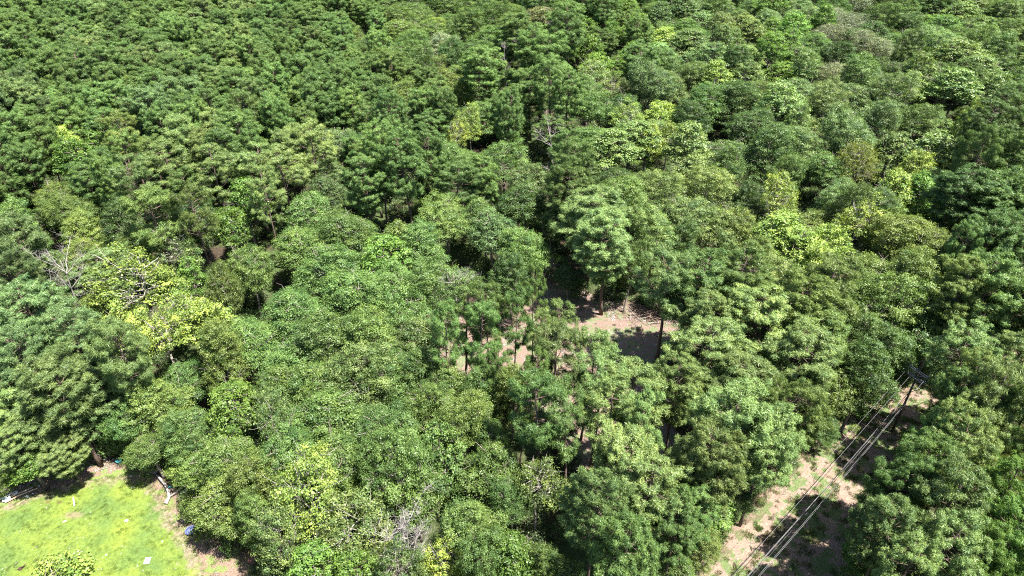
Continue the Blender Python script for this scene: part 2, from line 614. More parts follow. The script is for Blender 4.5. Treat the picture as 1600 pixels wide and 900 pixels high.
def needle_tuft(c, r, n, updir):
    """a rounded bundle of needle sprays: thin diamonds lying over a dome"""
    d = unit(rng.normal(size=(n, 3)) + np.array(updir) * 0.8)
    P = c + d * r * (1 + .25 * np.sin(d[:, :1] * 7 + c[1] * 5) * np.sin(d[:, 1:2] * 6 + c[0] * 5)) * rng.uniform(0.45, 1.05, (n, 1)) * np.array([1, 1, .85])
    N = unit(d + rng.normal(size=(n, 3)) * 0.30)
    U = unit(d - N * np.sum(d * N, 1, keepdims=True) + rng.normal(size=(n, 3)) * 0.25)
    U = unit(U - N * np.sum(U * N, 1, keepdims=True))
    V = np.cross(N, U)
    L = r * rng.uniform(0.22, 0.42, (n, 1))
    W = 0.026 * rng.uniform(.7, 1.4, (n, 1))
    vs = np.stack([P - U * L, P + V * W, P + U * L + d * L * .5, P - V * W], 1).reshape(-1, 3)
    return vs, np.arange(4 * n).reshape(n, 4)


def pine_tree(name, H=20.0, Rc=3.2, z0=9.0, whorls=13, tufts=4, per=120, tuft_r=0.43, dense=1.0, bark='pine_bark',
              trunk_r=0.21, conical=0.0, lift=0.0):
    mb = MB()
    lean = Vector((rnd.uniform(-.5, .5), rnd.uniform(-.5, .5), 0))
    path = []
    for i in range(9):
        t = i / 8
        path.append(Vector((lean.x * t * t + rnd.gauss(0, .05), lean.y * t * t + rnd.gauss(0, .05), -0.3 + (H - 0.6) * t)))
    mb.tube(path, [trunk_r * (1.2 if i == 0 else 1.0) * (1 - 0.085 * i) for i in range(9)], 8)
    def axis(z):
        t = min(max((z + .3) / (H - .6), 0), 1)
        i = min(int(t * 8), 7)
        return path[i].lerp(path[i + 1], t * 8 - i)
    parts = []
    cents = []
    for k in range(whorls):
        s = (k + rnd.uniform(-.3, .3)) / (whorls - 1)
        s = min(max(s, 0), 1)
        z = z0 + (H - z0 - 0.5) * s
        prof = math.sqrt(max(0.0, 1 - (max(0, s - 0.32) / 0.72) ** 2)) * (0.62 + 0.38 * min(1, s / 0.32))
        prof = prof * (1 - conical) + conical * (1.0 - 0.85 * s)
        nb = rnd.randint(4, 6) if s < .9 else 3
        for b in range(nb):
            if rnd.random() > dense: continue
            a = 2 * math.pi * (b / nb + k * 0.37 + rnd.uniform(-.08, .08))
            L = Rc * prof * rnd.uniform(0.72, 1.12)
            if L < 0.35: L = 0.35
            p0 = axis(z + rnd.uniform(-.55, .55) * (H - z0) / whorls)
            rise = L * (rnd.uniform(0.05, 0.50) + lift * rnd.uniform(.3, 1.3)) + 0.15
            p1 = p0 + Vector((math.cos(a) * L, math.sin(a) * L, rise))
            bp = wander(p0, p1, 5, 0.09, sag=-0.07)
            mb.tube(bp, [0.055, 0.047, 0.04, 0.032, 0.022, 0.012], 4, cap=False)
            ends = [bp[-1]]
            for j, bi in enumerate((4, 3, 3, 2, 4, 2)[:int(1 + tufts * min(1.0, L / 2.2))]):
                side = 1 if j % 2 else -1
                a2 = a + side * rnd.uniform(0.5, 1.15)
                l2 = L * rnd.uniform(0.16, 0.36)
                e = bp[bi] + Vector((math.cos(a2) * l2 * 1.25, math.sin(a2) * l2 * 1.25, rnd.uniform(0.0, 0.65)))
                mb.tube([bp[bi], bp[bi].lerp(e, .5) + Vector((0, 0, -.04)), e], [0.02, 0.016, 0.01], 4, cap=False)
                ends.append(e)
            for e in ends:
                cents.append((e, Vector((math.cos(a), math.sin(a), 1.0))))
                if rnd.random() < 0.60:
                    cents.append((e + Vector((rnd.gauss(0, .33), rnd.gauss(0, .33), rnd.uniform(-.05, .38))), Vector((math.cos(a) * .5, math.sin(a) * .5, 1.0))))
    cents.append((path[-1] + Vector((0, 0, .2)), Vector((0, 0, 1))))
    for e, upd in cents:
        r = tuft_r * rnd.uniform(0.72, 1.2)
        n = int(per * (r / tuft_r) ** 1.5)
        v, f = needle_tuft(np.array(e), r, n, np.array(upd.normalized()))
        lt = rng.normal(0.42, 0.13)
        parts.append((v, f, np.clip(lt + rng.normal(0, 0.15, n), 0, 1)))
    V, Fc, T = pack(parts)
    return mb.mesh(name + "_trunk", M[bark]), np_mesh(name + "_crown", V, Fc, M['needle'], face_attr={"tone": T})


def dead_tree_mesh(name, H=14.0, spread=3.0, mains=9, sub=7, twigs=8, r0=0.16, z0=0.45, mat='dead_wood'):
    mb = MB()
    top = Vector((rnd.uniform(-.8, .8), rnd.uniform(-.8, .8), H * 0.86))
    tp = wander((0, 0, -0.3), top, 8, 0.04)
    mb.tube(tp, [r0 * (1 - 0.11 * i) for i in range(9)], 7)
    for k in range(mains):
        i = rnd.randint(max(2, int(8 * z0)), 7)
        a = 6.283 * (k * .382 + rnd.random() * .12)
        L = spread * rnd.uniform(.6, 1.05)
        e = tp[i] + Vector((math.cos(a) * L, math.sin(a) * L, L * rnd.uniform(.35, 1.1)))
        bp = wander(tp[i], e, 6, 0.16)
        rr = r0 * .30
        mb.tube(bp, [rr * (1 - .13 * j) for j in range(7)], 5)
        for s in range(sub):
            j = rnd.randint(2, 6)
            e2 = bp[j] + Vector((rnd.gauss(0, .55), rnd.gauss(0, .55), rnd.uniform(.1, 1.0))) * spread * .4
            b2 = wander(bp[j], e2, 4, 0.2)
            mb.tube(b2, [rr * .42, rr * .36, rr * .28, rr * .2, rr * .1], 4, cap=False)
            for q in range(twigs):
                j2 = rnd.randint(1, 4)
                e3 = b2[j2] + Vector((rnd.gauss(0, .5), rnd.gauss(0, .5), rnd.uniform(0, .7))) * spread * .2
                mb.tube(wander(b2[j2], e3, 2, .2), [rr * .17, rr * .13, rr * .06], 3, cap=False)
    return mb.mesh(name, M[mat])


# kind -> list of (trunk mesh, crown mesh, H0, R0, zc0)
T = {}
T['P'] = [(*pine_tree("pine_a"), 20, 3.2, 15.5), (*pine_tree("pine_b", Rc=3.4, whorls=12, z0=9.5), 20, 3.4, 15.5),
          (*pine_tree("pine_c", Rc=3.0, whorls=14, z0=8.5), 20, 3.0, 15.5), (*pine_tree("pine_d", Rc=3.6, whorls=11, z0=10.5), 20, 3.6, 16)]
T['N'] = [(*pine_tree("slim_pine_a", H=18, Rc=2.6, z0=7.5, whorls=12, tufts=3, tuft_r=.50, per=125, conical=.2, lift=.45), 18, 2.5, 14.5),
          (*pine_tree("slim_pine_b", H=18, Rc=2.7, z0=9, whorls=11, tufts=3, tuft_r=.54, per=130, conical=.35, lift=.35), 18, 2.7, 14.5)]
T['Q'] = [(*pine_tree("open_pine_a", H=20, Rc=3.3, z0=9, whorls=11, tufts=3, dense=.72, tuft_r=.48), 20, 3.3, 15.5),
          (*pine_tree("open_pine_b", H=20, Rc=3.0, z0=10, whorls=10, tufts=3, dense=.68, tuft_r=.48), 20, 3.0, 15.5)]
T['B'] = [(*broad_tree("oak_a"), 16, 4.3, 12), (*broad_tree("oak_b", Rc=4.6, lobes=150, z0=3.5, gap=.05), 16, 4.6, 12),
          (*broad_tree("oak_c", Rc=4.0, lobes=130, lobe_r=(.45, 1.0), z0=5), 16, 4.0, 12),
          (*broad_tree("oak_d", Rc=4.4, lobes=170, lobe_r=(.4, .95), gap=.0, z0=4), 16, 4.4, 12)]
T['B'] += [(*broad_tree("oak_e", H=17, Rc=4.0, lobes=120, lobe_r=(.5, 1.3), z0=4, shape='upright'), 17, 4.0, 12),
           (*broad_tree("oak_f", H=15, Rc=4.8, lobes=140, lobe_r=(.45, 1.1), z0=5, gap=.06), 15, 4.8, 11.5)]
T['N'] += [(*pine_tree("slim_pine_c", H=18, Rc=2.6, z0=8, whorls=11, tufts=4, tuft_r=.46, per=120, conical=.1, lift=.6), 18, 2.6, 14.5)]
T['P'] += [(*pine_tree("pine_e", Rc=3.3, whorls=10, z0=10, tuft_r=.52, dense=.9), 20, 3.3, 15.5)]
T['G'] = [(*broad_tree("gum_a", H=17, Rc=3.4, z0=5, lobes=85, lobe_r=(.4, .85), leaf=(.12, .075), per=300, shape='upright', gap=0, tone_sd=.2), 17, 3.4, 12.5),
          (*broad_tree("gum_b", H=17, Rc=3.7, z0=5, lobes=90, lobe_r=(.4, .85), leaf=(.12, .075), per=300, shape='upright', gap=0, tone_sd=.2), 17, 3.7, 12.5)]
T['Y'] = [(*broad_tree("pale_a", H=16, Rc=4.0, z0=6, lobes=85, lobe_r=(.5, 1.05), leaf=(.105, .065), per=280, bark='pale_bark', gap=.10, limb_r=.11, tone_sd=.2, bare=12), 16, 4.0, 12),
          (*broad_tree("pale_b", H=17, Rc=3.4, z0=6, lobes=70, lobe_r=(.45, .95), leaf=(.105, .065), per=280, bark='pale_bark', gap=.10, limb_r=.11, shape='upright', tone_sd=.2, bare=12), 17, 3.4, 12.5)]
T['F'] = [(*broad_tree("feather_a", H=15, Rc=3.9, z0=4, lobes=130, lobe_r=(.4, .75), leaf=(.12, .035), per=190, gap=.03, tone_sd=.12), 15, 3.9, 11)]
T['U'] = [(*broad_tree("bush_a", H=3.6, Rc=2.2, z0=0.4, lobes=42, lobe_r=(.35, .7), leaf=(.12, .07), per=190, trunk_r=.07, limb_r=.04, tone_sd=.2), 3.6, 2.2, 1.8),
          (*broad_tree("bush_b", H=3.2, Rc=1.9, z0=0.2, lobes=34, lobe_r=(.35, .65), leaf=(.12, .07), per=190, trunk_r=.06, limb_r=.04, tone_sd=.2), 3.2, 1.9, 1.6)]
T['D'] = [(dead_tree_mesh("snag_a"), None, 14, 3.2, 11.5), (dead_tree_mesh("snag_b", spread=3.6, mains=9), None, 14, 3.6, 11.5)]
T['T'] = [(dead_tree_mesh("snag_c", H=14, spread=3.2, mains=16, sub=8, twigs=7, r0=.18, z0=.5, mat='dead_wood'), None, 14, 3.2, 11)]

def spread_of(me):
    v = np.empty(len(me.vertices) * 3, np.float32)
    me.vertices.foreach_get("co", v)
    v = v.reshape(-1, 3)
    return float(np.percentile(np.hypot(v[:, 0], v[:, 1]), 93))


for k_ in T:
    if k_ not in 'DT':
        T[k_] = [(a_, b_, h_, spread_of(b_), z_) for a_, b_, h_, r_, z_ in T[k_]]

SHADE = {
    'm': ((0.100, 0.153, 0.052), "mid green"), 'd': ((0.076, 0.120, 0.042), "dark green"),
    'l': ((0.142, 0.188, 0.075), "light green"), 'y': ((0.210, 0.262, 0.074), "yellow green"),
    'o': ((0.118, 0.158, 0.050), "olive green"), 'b': ((0.118, 0.166, 0.074), "bluish green"),
    'g': ((0.110, 0.178, 0.045), "bright green"), 's': ((0.165, 0.185, 0.130), "silvery grey green"),
    'r': ((0.128, 0.136, 0.062), "brown tinged"), 'k': ((0.160, 0.188, 0.050), "mustard olive"),
}
KIND = {'P': ("pine_tree", "pine", "pine with tufted needles", 'P'), 'N': ("pine_tree", "pine", "slim plantation pine", 'P'),
        'Q': ("pine_tree", "pine", "open airy pine", 'P'),
        'B': ("oak_tree", "oak", "broad rounded oak", 'B'), 'G': ("broadleaf_tree", "broadleaf tree", "upright broadleaf tree", 'G'),
        'Y': ("broadleaf_tree", "broadleaf tree", "thin pale limbed tree", 'G'),
        'F': ("broadleaf_tree", "broadleaf tree", "feathery fine leaved tree", 'G'),
        'U': ("bush", "bush", "low leafy bush", 'U'), 'D': ("dead_tree", "dead tree", "bare dead tree", 'D'),
        'T': ("dead_tree", "dead tree", "tangled bare dead tree", 'D')}
HDEF = {'P': 20, 'N': 18, 'Q': 20, 'B': 16, 'G': 16.5, 'Y': 16.5, 'F': 15.5, 'U': 3.2, 'D': 16, 'T': 14}

trees = []      # dicts


def put(px, py, wpx, kind, shade, H=None, label=None, rot=None, base=False):
    H = H or HDEF[kind] * rnd.uniform(.90, 1.08)
    var = rnd.randrange(len(T[kind]))
    tr, cr, H0, R0, z0 = T[kind][var]
    zc = H * z0 / H0
    X, Y, _ = at(px, py, 0.0 if base else zc)
    _, _, ppm = pix(X, Y, zc)
    rad = wpx / 2 / ppm
    trees.append(dict(x=X, y=Y, sx=rad / R0, sz=H / H0, kind=kind, shade=shade, var=var, H=H, rad=rad, zc=zc,
                      px=px, py=py, label=label, hand=True, rot=rot if rot is not None else rnd.uniform(0, 6.283), tint=None))


# hand-placed crowns: (x, y, width in photo pixels, kind, shade[, height])
L1 = """
60 655 80 N l 13;92 600 92 N l 18;150 600 88 P b 15;38 565 86 P b 20;14 628 74 N l 14;118 640 66 N b 12;180 590 60 P l 14;62 610 60 N b 15;45 715 66 G g 8;100 702 60 P l 9;190 640 80 B m 12
242 632 90 B o 12;188 552 82 P l;28 690 70 P l 11;232 690 72 B m 9;292 655 88 B m 12;345 625 96 G g 14
322 716 84 B o 12;352 705 100 B o 14;330 775 96 B o 12;392 748 92 B o 14;410 640 62 Y l;440 700 110 B m;395 800 66 B o 12
480 752 120 Y y 19;432 812 86 Y l;540 815 112 Y l;487 880 105 G g 13;562 885 84 G g 13
520 642 120 B m;585 665 128 B m;603 728 120 B m;645 745 100 B m;672 695 88 G m;540 705 108 B m;662 628 92 B m;500 590 110 B m
440 600 90 B m;560 588 104 B l;632 806 96 T s 19;622 880 80 Y l;690 868 80 Y y 14;722 808 104 B o;762 722 100 B m;738 655 84 B o
770 668 70 B d;800 770 70 B d 13;752 868 84 B m 14;806 858 84 G g 14;842 862 70 B o 14;838 742 96 Y o;885 885 76 B d 13
872 505 72 Q l;872 568 86 Q l;918 560 62 Q l;850 635 82 Q m;893 655 82 Q m;958 640 80 Q l;995 618 90 Q l;937 598 86 Q l;1003 690 64 Q l
722 500 84 Q m;762 490 60 Q m;835 466 44 Q m;690 520 60 Q m
962 738 130 P l;1004 775 112 P l;930 800 90 P l;975 862 100 P m;1058 835 90 P m 16;1052 762 64 G g 11;1092 702 96 P l
1152 655 120 P l;1196 690 104 P l;1132 725 100 P l;1108 775 80 G g 12;1080 806 90 P m 15;1150 772 60 B d 9;1100 852 60 B o 8;1060 880 60 B m 9
1102 556 118 P l;1172 600 108 P l;1062 590 72 P l;1092 442 116 P m;1150 432 100 P m;1048 432 84 Q l 21;1182 500 114 P l
1128 500 90 P l;1242 562 106 P l;1232 622 88 P o;1312 592 88 B o 13;1282 532 104 P m;1262 486 110 P o;1220 440 96 B l;1292 445 100 P o;1292 652 50 B m 7
1352 578 86 B d;1388 528 100 B d;1398 470 104 B o;1442 500 98 B d;1372 420 100 B o;1432 420 92 B o;1462 372 108 B o;1402 362 100 B o;1492 452 80 P o;1340 500 92 B d
1222 352 88 G y;1252 375 88 G y;1282 402 76 G y;1342 335 76 Y y 19;1212 300 68 Y y;1310 372 60 G y;1185 385 66 B o
1352 243 68 F k 18;1312 300 66 B b;1405 285 62 G y;1432 290 66 G g;1442 252 52 G y;1396 320 66 B m;1370 300 56 B b;1300 255 70 B d
1552 312 96 P d;1512 300 84 P d;1590 300 90 P m;1542 380 90 P d;1590 390 90 P m;1562 452 96 P m;1512 395 60 P d;1592 470 80 P m
1532 570 92 P l;1516 592 56 P l;1496 634 72 P m;1556 622 96 P l;1474 690 70 P m;1506 690 104 P l;1412 764 84 P m;1400 820 96 P l;1442 735 84 P m
1470 795 104 P l;1482 868 108 P l;1562 832 106 P g;1590 765 78 P g;1538 760 70 P g 16;1422 878 90 P l;1352 858 76 G g 8;1374 812 54 G g 8;1592 560 80 P l;1598 640 70 P m;1535 880 80 P g
205 425 124 Y y 22;175 510 104 Y y 16;250 512 82 Y y 16;292 480 70 Y y 16;330 492 92 G y 16;275 372 66 Y l;88 408 96 D s 23;345 545 80 B o;300 425 60 G g
150 470 90 B o;60 490 100 P b;120 520 90 P b;24 500 90 P b;40 425 70 P b;385 405 88 B m;350 440 84 B o;240 340 84 Q o;195 380 64 B o;300 330 70 Q o;360 345 70 G g
395 520 98 B m;285 585 76 B m 12;218 603 76 B d 12;812 585 54 Q m;802 505 50 Q m;742 528 56 Q m;845 535 54 Q l;770 575 46 Q m 17;450 480 108 B m;505 520 104 B m;460 545 96 B m;565 525 104 B m;560 440 120 B m;620 460 98 B m;650 520 90 B l;610 560 98 B m;600 395 96 G g;520 400 100 B m;470 375 96 B m
535 350 96 B m;480 320 90 B m;630 365 70 G o;660 385 84 B m;690 440 80 B m;716 434 72 D s 18;655 560 80 B m;700 590 74 B o;745 590 90 B d;800 600 70 B o;712 640 60 B m
770 350 92 B b;810 370 92 B m;820 300 80 B d;800 430 60 B d 14;925 330 108 P l;950 370 90 P l;905 300 84 P m;890 425 44 B d 9;860 340 44 B d 13;985 395 60 B d
1030 300 90 B l;1080 320 88 B l;1110 290 70 B l;1130 350 66 B l;1025 355 70 B l;1160 340 70 B o;1060 365 60 B d
115 236 72 G g;98 218 46 G y;152 225 50 G g;480 228 80 Q l;440 262 80 Q l;395 262 72 Q l;335 265 72 Q l;260 258 70 Q l;215 275 66 Q l
952 130 60 Y o;925 110 66 Y l;985 175 56 Y y;1035 172 54 G y;1012 210 64 G y;1045 205 40 G y;990 205 76 G l;960 222 70 G l;872 198 54 D s 19;868 28 46 D s 20
838 20 60 B r 20;1082 60 70 G b;1110 80 62 G b;1110 140 86 B d;1150 150 80 B d;1180 185 80 B d;1080 170 70 B d;1170 110 60 G l;1125 108 44 G y;1040 55 54 G y
1330 30 62 F s;1300 45 56 F s;1355 58 52 F s;1380 68 46 F s;1310 22 46 F s;1275 60 64 B m;1255 80 60 B m;1300 150 60 B b;1340 145 70 B b;1400 140 66 B b
1500 75 74 G l;1540 100 66 G l;1465 60 60 B b;1520 110 60 B m;1562 128 60 G l;1590 115 56 B m;1522 168 26 G y;1545 172 26 G y;1496 186 26 G y;1480 112 52 B d
735 182 44 Y y;715 200 44 Y y;716 130 36 G y;800 45 60 B m;765 60 60 B m;790 70 44 D s 18;672 40 60 B o;630 40 64 B o;700 62 60 B s
"""
for part in L1.replace("\n", ";").split(";"):
    q = part.split()
    if not q: continue
    put(int(q[0]), int(q[1]), float(q[2]), q[3], q[4], float(q[5]) if len(q) > 5 else None)

# bushes by the lawn and along the track, placed by their foot
for q in """92 915 96 U y 3.2;1120 835 40 U d 4;1150 790 44 U m 5;1180 745 40 U b 4;1205 735 36 U b 3;1225 705 40 U b 4;1250 690 34 U b 3;1265 668 32 U b 3
1300 655 34 U m 3;1330 640 32 U m 2.5;1355 618 30 U m 2;1320 610 36 U d 4;1385 612 26 U g 1.5;1345 655 22 U g 1.2;1290 690 24 U m 1.2
172 712 40 U b 4;196 712 36 U m 4;226 728 40 U g 3;250 738 34 U b 3.5;262 715 40 U b 5;135 722 30 U m 3.5;90 738 32 U d 4;62 745 34 U m 4.5;20 775 30 U m 3.5;330 845 44 U o 4.5;305 812 40 U o 5;375 862 40 U d 4;292 768 44 U o 5
1490 532 36 U m 5;1435 560 30 U m 4;1500 545 30 U g 5;1400 585 30 U b 3.5;865 440 30 U r 3;880 430 26 U d 4;905 465 36 U d 4;950 455 30 U d 4;975 452 22 U k 3;1060 545 40 U d 4;1045 570 34 U m 3.5;1330 930 60 U m 4;1360 885 50 U g 4;1105 862 30 U o 2.5;1135 815 34 U m 3;1165 772 34 U d 3.5;1195 752 30 U b 2.5;1215 720 34 U b 3;1238 712 24 U m 1.6;1240 690 32 U m 3;1262 695 22 U g 1.4
1278 655 34 U d 4;1305 640 30 U b 3;1318 655 20 U g 1.2;1340 626 30 U g 3;1362 628 20 U m 1.3;1372 606 26 U m 2.5;1400 625 18 U g 1.2;1415 600 20 U m 1.5;1335 675 18 U o 1;1222 745 18 U o 1;1190 790 18 U o 1.1
1290 700 18 U g 1;1405 715 36 U m 2.5;1380 760 40 U d 3;1345 800 40 U d 3;1330 850 44 U d 3;1425 690 34 U m 2.5;1380 845 46 U d 4""".replace("\n", ";").split(";"):
    q = q.split()
    put(int(q[0]), int(q[1]), float(q[2]), 'U', q[4], float(q[5]), base=True)

# ------------------------------------------------------------------ the rest of the wood, filled between the hand-placed crowns
GRID = [
    "Nm Nm|Nm Nl|Nm|Nm Nl|Nm Nm|Bo Nm Bb|Bo Bm|Bm Bd|Pm Bm|Pm Gg|Gb Bm|Bd Gl|Bb Gg|Fs Bd|Gd Gg Bd|Bm Gl Bd",
    "Nm Nb|Nm|Nb Nm|Nm Nl|Nm Nm|Nm|Bd Bo Nm|Pm Bm|Pm|Bd Bm|Bd Bb|Bd Bo|Bb Gl|Bd Bm Bb|Gl Bm|Bm Bb Pd",
    "Nm Bo|Nm|Nm Qo|Nl Nm|Nm Nl|Pm Bb|Pm Bm|Pm Bm|Pm Bb|Bd|Bo Gl|Bd Bb|Bb Bd|Bb Gl|Bd Gl|Pd Pm",
    "Bd Bm|Bo Bd|Qo Bo Bd|Bd Gg Bo|Ql Bm|Bm Bb|Bm|Bd Bm|Bm Bd|Bm Bd|Bl Bo|Bo Bl|Bo Gl|Bd Bm|Bo Bd|Pd",
    "Pb Bo|Pb Bo|Bd Bm|Bm Gg|Bm|Bm|Bm|Bd|Bd|Bd|Pm|Pm Bo|Po Bo|Bd Bo|Bd Pd|Pm Pd",
    "Pb|Pb Bd|Bd Bo|Bm|Bm|Bm|Bm|Qm|Ql|Ql|Pl|Pl|Pm Po|Bd|Bd Pm|Pl Pm",
    "Pb|Pb Bm|Bm Bo|Bm Gg|Bm|Bm|Bm|Bo Bd|Qm|Ql|Pl|Pl|Pm|Pm|Pm Pl|Pl Pm",
    "Bm|Bm|Bo|Bo|Bo Gg|Gg|Bm|Bm Bd|Pl Bd|Pl|Pm|Pm|Pl|Pl|Pm Pl|Pm Pg",
    "Bm|Bm|Bo|Bo|Gg|Gg|Gg Bo|Bm Gg|Bm Bd|Pm|Bm|Pl|Pl|Pl|Pl|Pg Pm",
]
GRID = [[c.split() for c in row.split("|")] for row in GRID]
# gaps in the canopy: (x, y, radius px) seen at the level of the crowns
GAPS = [(1470, 345, 26), (1482, 300, 20), (1500, 350, 22), (1590, 70, 30), (1560, 90, 18), (1393, 12, 12), (1535, 525, 26), (1500, 520, 20),
        (860, 400, 44), (850, 330, 24), (900, 410, 40), (760, 470, 36), (740, 400, 26), (1260, 280, 20), (1530, 735, 26), (1580, 700, 30), (1590, 520, 20),
        (40, 130, 10), (200, 170, 9), (320, 95, 9), (285, 248, 12), (545, 145, 14), (1190, 250, 18), (1045, 240, 20), (1050, 150, 14), 
        (695, 740, 16), (700, 790, 12), (140, 375, 16), (380, 590, 14)]
ground_hole = [(CLEARING, 0.8), (SOIL, 1.4), (TRACK, 1.2), (GLADE, 0.5)]


OPEN = [[(1060, 930), (1150, 810), (1300, 650), (1370, 600), (1480, 560), (1500, 590), (1440, 650), (1355, 790), (1335, 930)],
        [(-40, 960), (-40, 800), (60, 765), (150, 730), (240, 735), (280, 800), (330, 860), (380, 930)],
        [(700, 550), (720, 500), (800, 500), (840, 400), (880, 400), (900, 450), (1030, 470), (1040, 600), (900, 600), (780, 590)]]
OPEN = [np.array(o, float) for o in OPEN]


def holes(P):
    ok = np.ones(len(P), bool)
    for poly, m_ in ground_hole:
        ok &= poly_dist(P, poly) < -m_
    return ok


# candidate points: jittered, accepted when far enough from every tree already there
cell = 4.0
buckets = {}


def add_b(x, y, r):
    buckets.setdefault((int(x // cell), int(y // cell)), []).append((x, y, r))


def free(x, y, r, k=0.80):
    cx, cy_ = int(x // cell), int(y // cell)
    for i in range(cx - 3, cx + 4):
        for j in range(cy_ - 3, cy_ + 4):
            for (a, b, q) in buckets.get((i, j), ()):
                if (a - x) ** 2 + (b - y) ** 2 < ((r + q) * k) ** 2: return False
    return True


for t in trees:
    if t['kind'] != 'U':
        add_b(t['x'], t['y'], t['rad'] * (0.95 if t['kind'] not in 'DT' else .8))

Ymax = 420.0
cand = []
n_c = 60000
ys_ = np.sqrt(rng.uniform(12.0 ** 2, Ymax ** 2, n_c))
xs_ = rng.uniform(-1, 1, n_c) * (ys_ * 0.70 + 62)
P = np.stack([xs_, ys_], 1)
ok = holes(P)
P = P[ok]
P = P[np.argsort(np.abs(P[:, 1] - 80) + rng.normal(0, 60, len(P)))]
PX = np.array([pix(x, y, 13.0)[:2] for x, y in P])
OD = np.max([poly_dist(PX, o) for o in OPEN], axis=0)
for (X, Y), odist in zip(P, OD):
    px, py, ppm = pix(X, Y, 13.0)
    ci = min(max(int(px // 100), 0), 15)
    ri = min(max(int(py // 100), 0), 8)
    code = rnd.choice(GRID[ri][ci])
    if px > 1600 and Y < 200: code = rnd.choice(["Pm", "Pl", "Pd"])
    if any((px - gx) ** 2 + (py - gy) ** 2 < gr * gr for gx, gy, gr in GAPS): continue
    k = code[0]
    if odist > -ppm * 1.3: continue
    rad = {'P': rnd.uniform(3.2, 4.4), 'N': rnd.uniform(2.5, 3.8), 'Q': rnd.uniform(2.8, 3.8), 'B': rnd.uniform(3.4, 5.8), 'G': rnd.uniform(2.7, 4.6),
           'F': rnd.uniform(3.4, 4.6), 'Y': 3.6}[k]
    if py < 300: rad *= 1.0 + (0.22 if k == 'N' else 0.42) * (1 - max(py, 0) / 300)
    if not free(X, Y, rad, 0.81 if k == 'N' else (0.90 if py > 330 else 0.82)): continue
    var = rnd.randrange(len(T[k]))
    tr, cr, H0, R0, z0 = T[k][var]
    H = HDEF[k] * (rnd.uniform(0.68, 1.18) if k != 'N' else rnd.uniform(.82, 1.14))
    trees.append(dict(x=float(X), y=float(Y), sx=rad / R0, sz=H / H0, kind=k, shade=code[1], var=var, H=H, rad=rad, zc=H * z0 / H0,
                      px=px, py=py, label=None, hand=False, rot=rnd.uniform(0, 6.283), tint=None))
    add_b(X, Y, rad)

for t in trees:
    c = SHADE[t['shade']][0]
    v = math.exp(rnd.gauss(0, 0.15))
    hshift = max(-.06, min(.08, rnd.gauss(0, 0.05)))
    t['tint'] = (c[0] * .99 * v * (1 + hshift), c[1] * 1.07 * v, c[2] * .90 * v * (1 - hshift * .6))
    t['px'], t['py'], t['ppm'] = pix(t['x'], t['y'], t['zc'])
    t['size'] = t['ppm'] * t['rad']
    t['an'] = math.exp(rnd.gauss(0, .10))
    t['tilt'] = (rnd.gauss(0, .045), rnd.gauss(0, .045))
    t['inframe'] = -t['size'] * .8 < t['px'] < 1600 + t['size'] * .8 and -t['size'] * .6 < t['py'] < 900 + t['size'] * 1.0

# which are individuals: hand-placed and the largest of each kind
fam = {'pine_tree': 285, 'oak_tree': 285, 'broadleaf_tree': 285}
single, rest = [], []
for name, cap in fam.items():
    grp = [t for t in trees if KIND[t['kind']][0] == name and t['inframe']]
    grp.sort(key=lambda t: (not t['hand'], -t['size']))
    single += grp[:cap]
    rest += grp[cap:]
single += [t for t in trees if t['kind'] in 'UDT']
rest += [t for t in trees if not t['inframe'] and t['kind'] not in 'UDT']

# ------------------------------------------------------------------ labels
LM = [  # landmarks one can find in the photograph
    (140, 820, "the mown lawn"), (262, 765, "the fallen pale trunk"), (300, 832, "the blue tub"), (90, 412, "the bare white dead tree"),
    (205, 430, "the big yellow tree"), (630, 808, "the tangled grey dead tree"), (716, 430, "the forked snag"),
    (980, 530, "the bare dirt clearing"), (1430, 600, "the utility pole"), (1200, 790, "the sandy track"), (1352, 243, "the mustard round tree"),
    (1330, 35, "the silvery feathery trees"), (868, 45, "the tall white snag"), (872, 200, "the small dead tree"), (115, 236, "the bright green pair"),
    (838, 20, "the brown tinged oak"), (990, 190, "the yellow mid-wood trees"), (480, 740, "the yellow tree"), (1000, 490, "the brush pile"),
    (840, 742, "the pale limbed tree"), (1045, 430, "the lone tall pine"), (1240, 365, "the yellow treetops"), (1590, 720, "the olive glade"),
    (1500, 75, "the flat treetops"), (725, 190, "the small yellow pair"), (790, 72, "the ridge snag"), (1582, 70, "the dark corner gap"),
    (480, 230, "the light open pines"), (1480, 320, "the dark valley gap"), (300, 100, "the plantation's middle"), (560, 440, "the widest oak"),
    (1080, 60, "the twin bluish trees"),
]
ORD = ["", "second ", "third ", "fourth ", "fifth ", "sixth ", "seventh ", "eighth ", "ninth ", "tenth ", "eleventh ", "twelfth "]


def direction(dx, dy):
    a = math.degrees(math.atan2(-dy, dx)) % 360
    return ["right of", "upper right of", "above", "upper left of", "left of", "lower left of", "below", "lower right of"][int((a + 22.5) // 45) % 8]


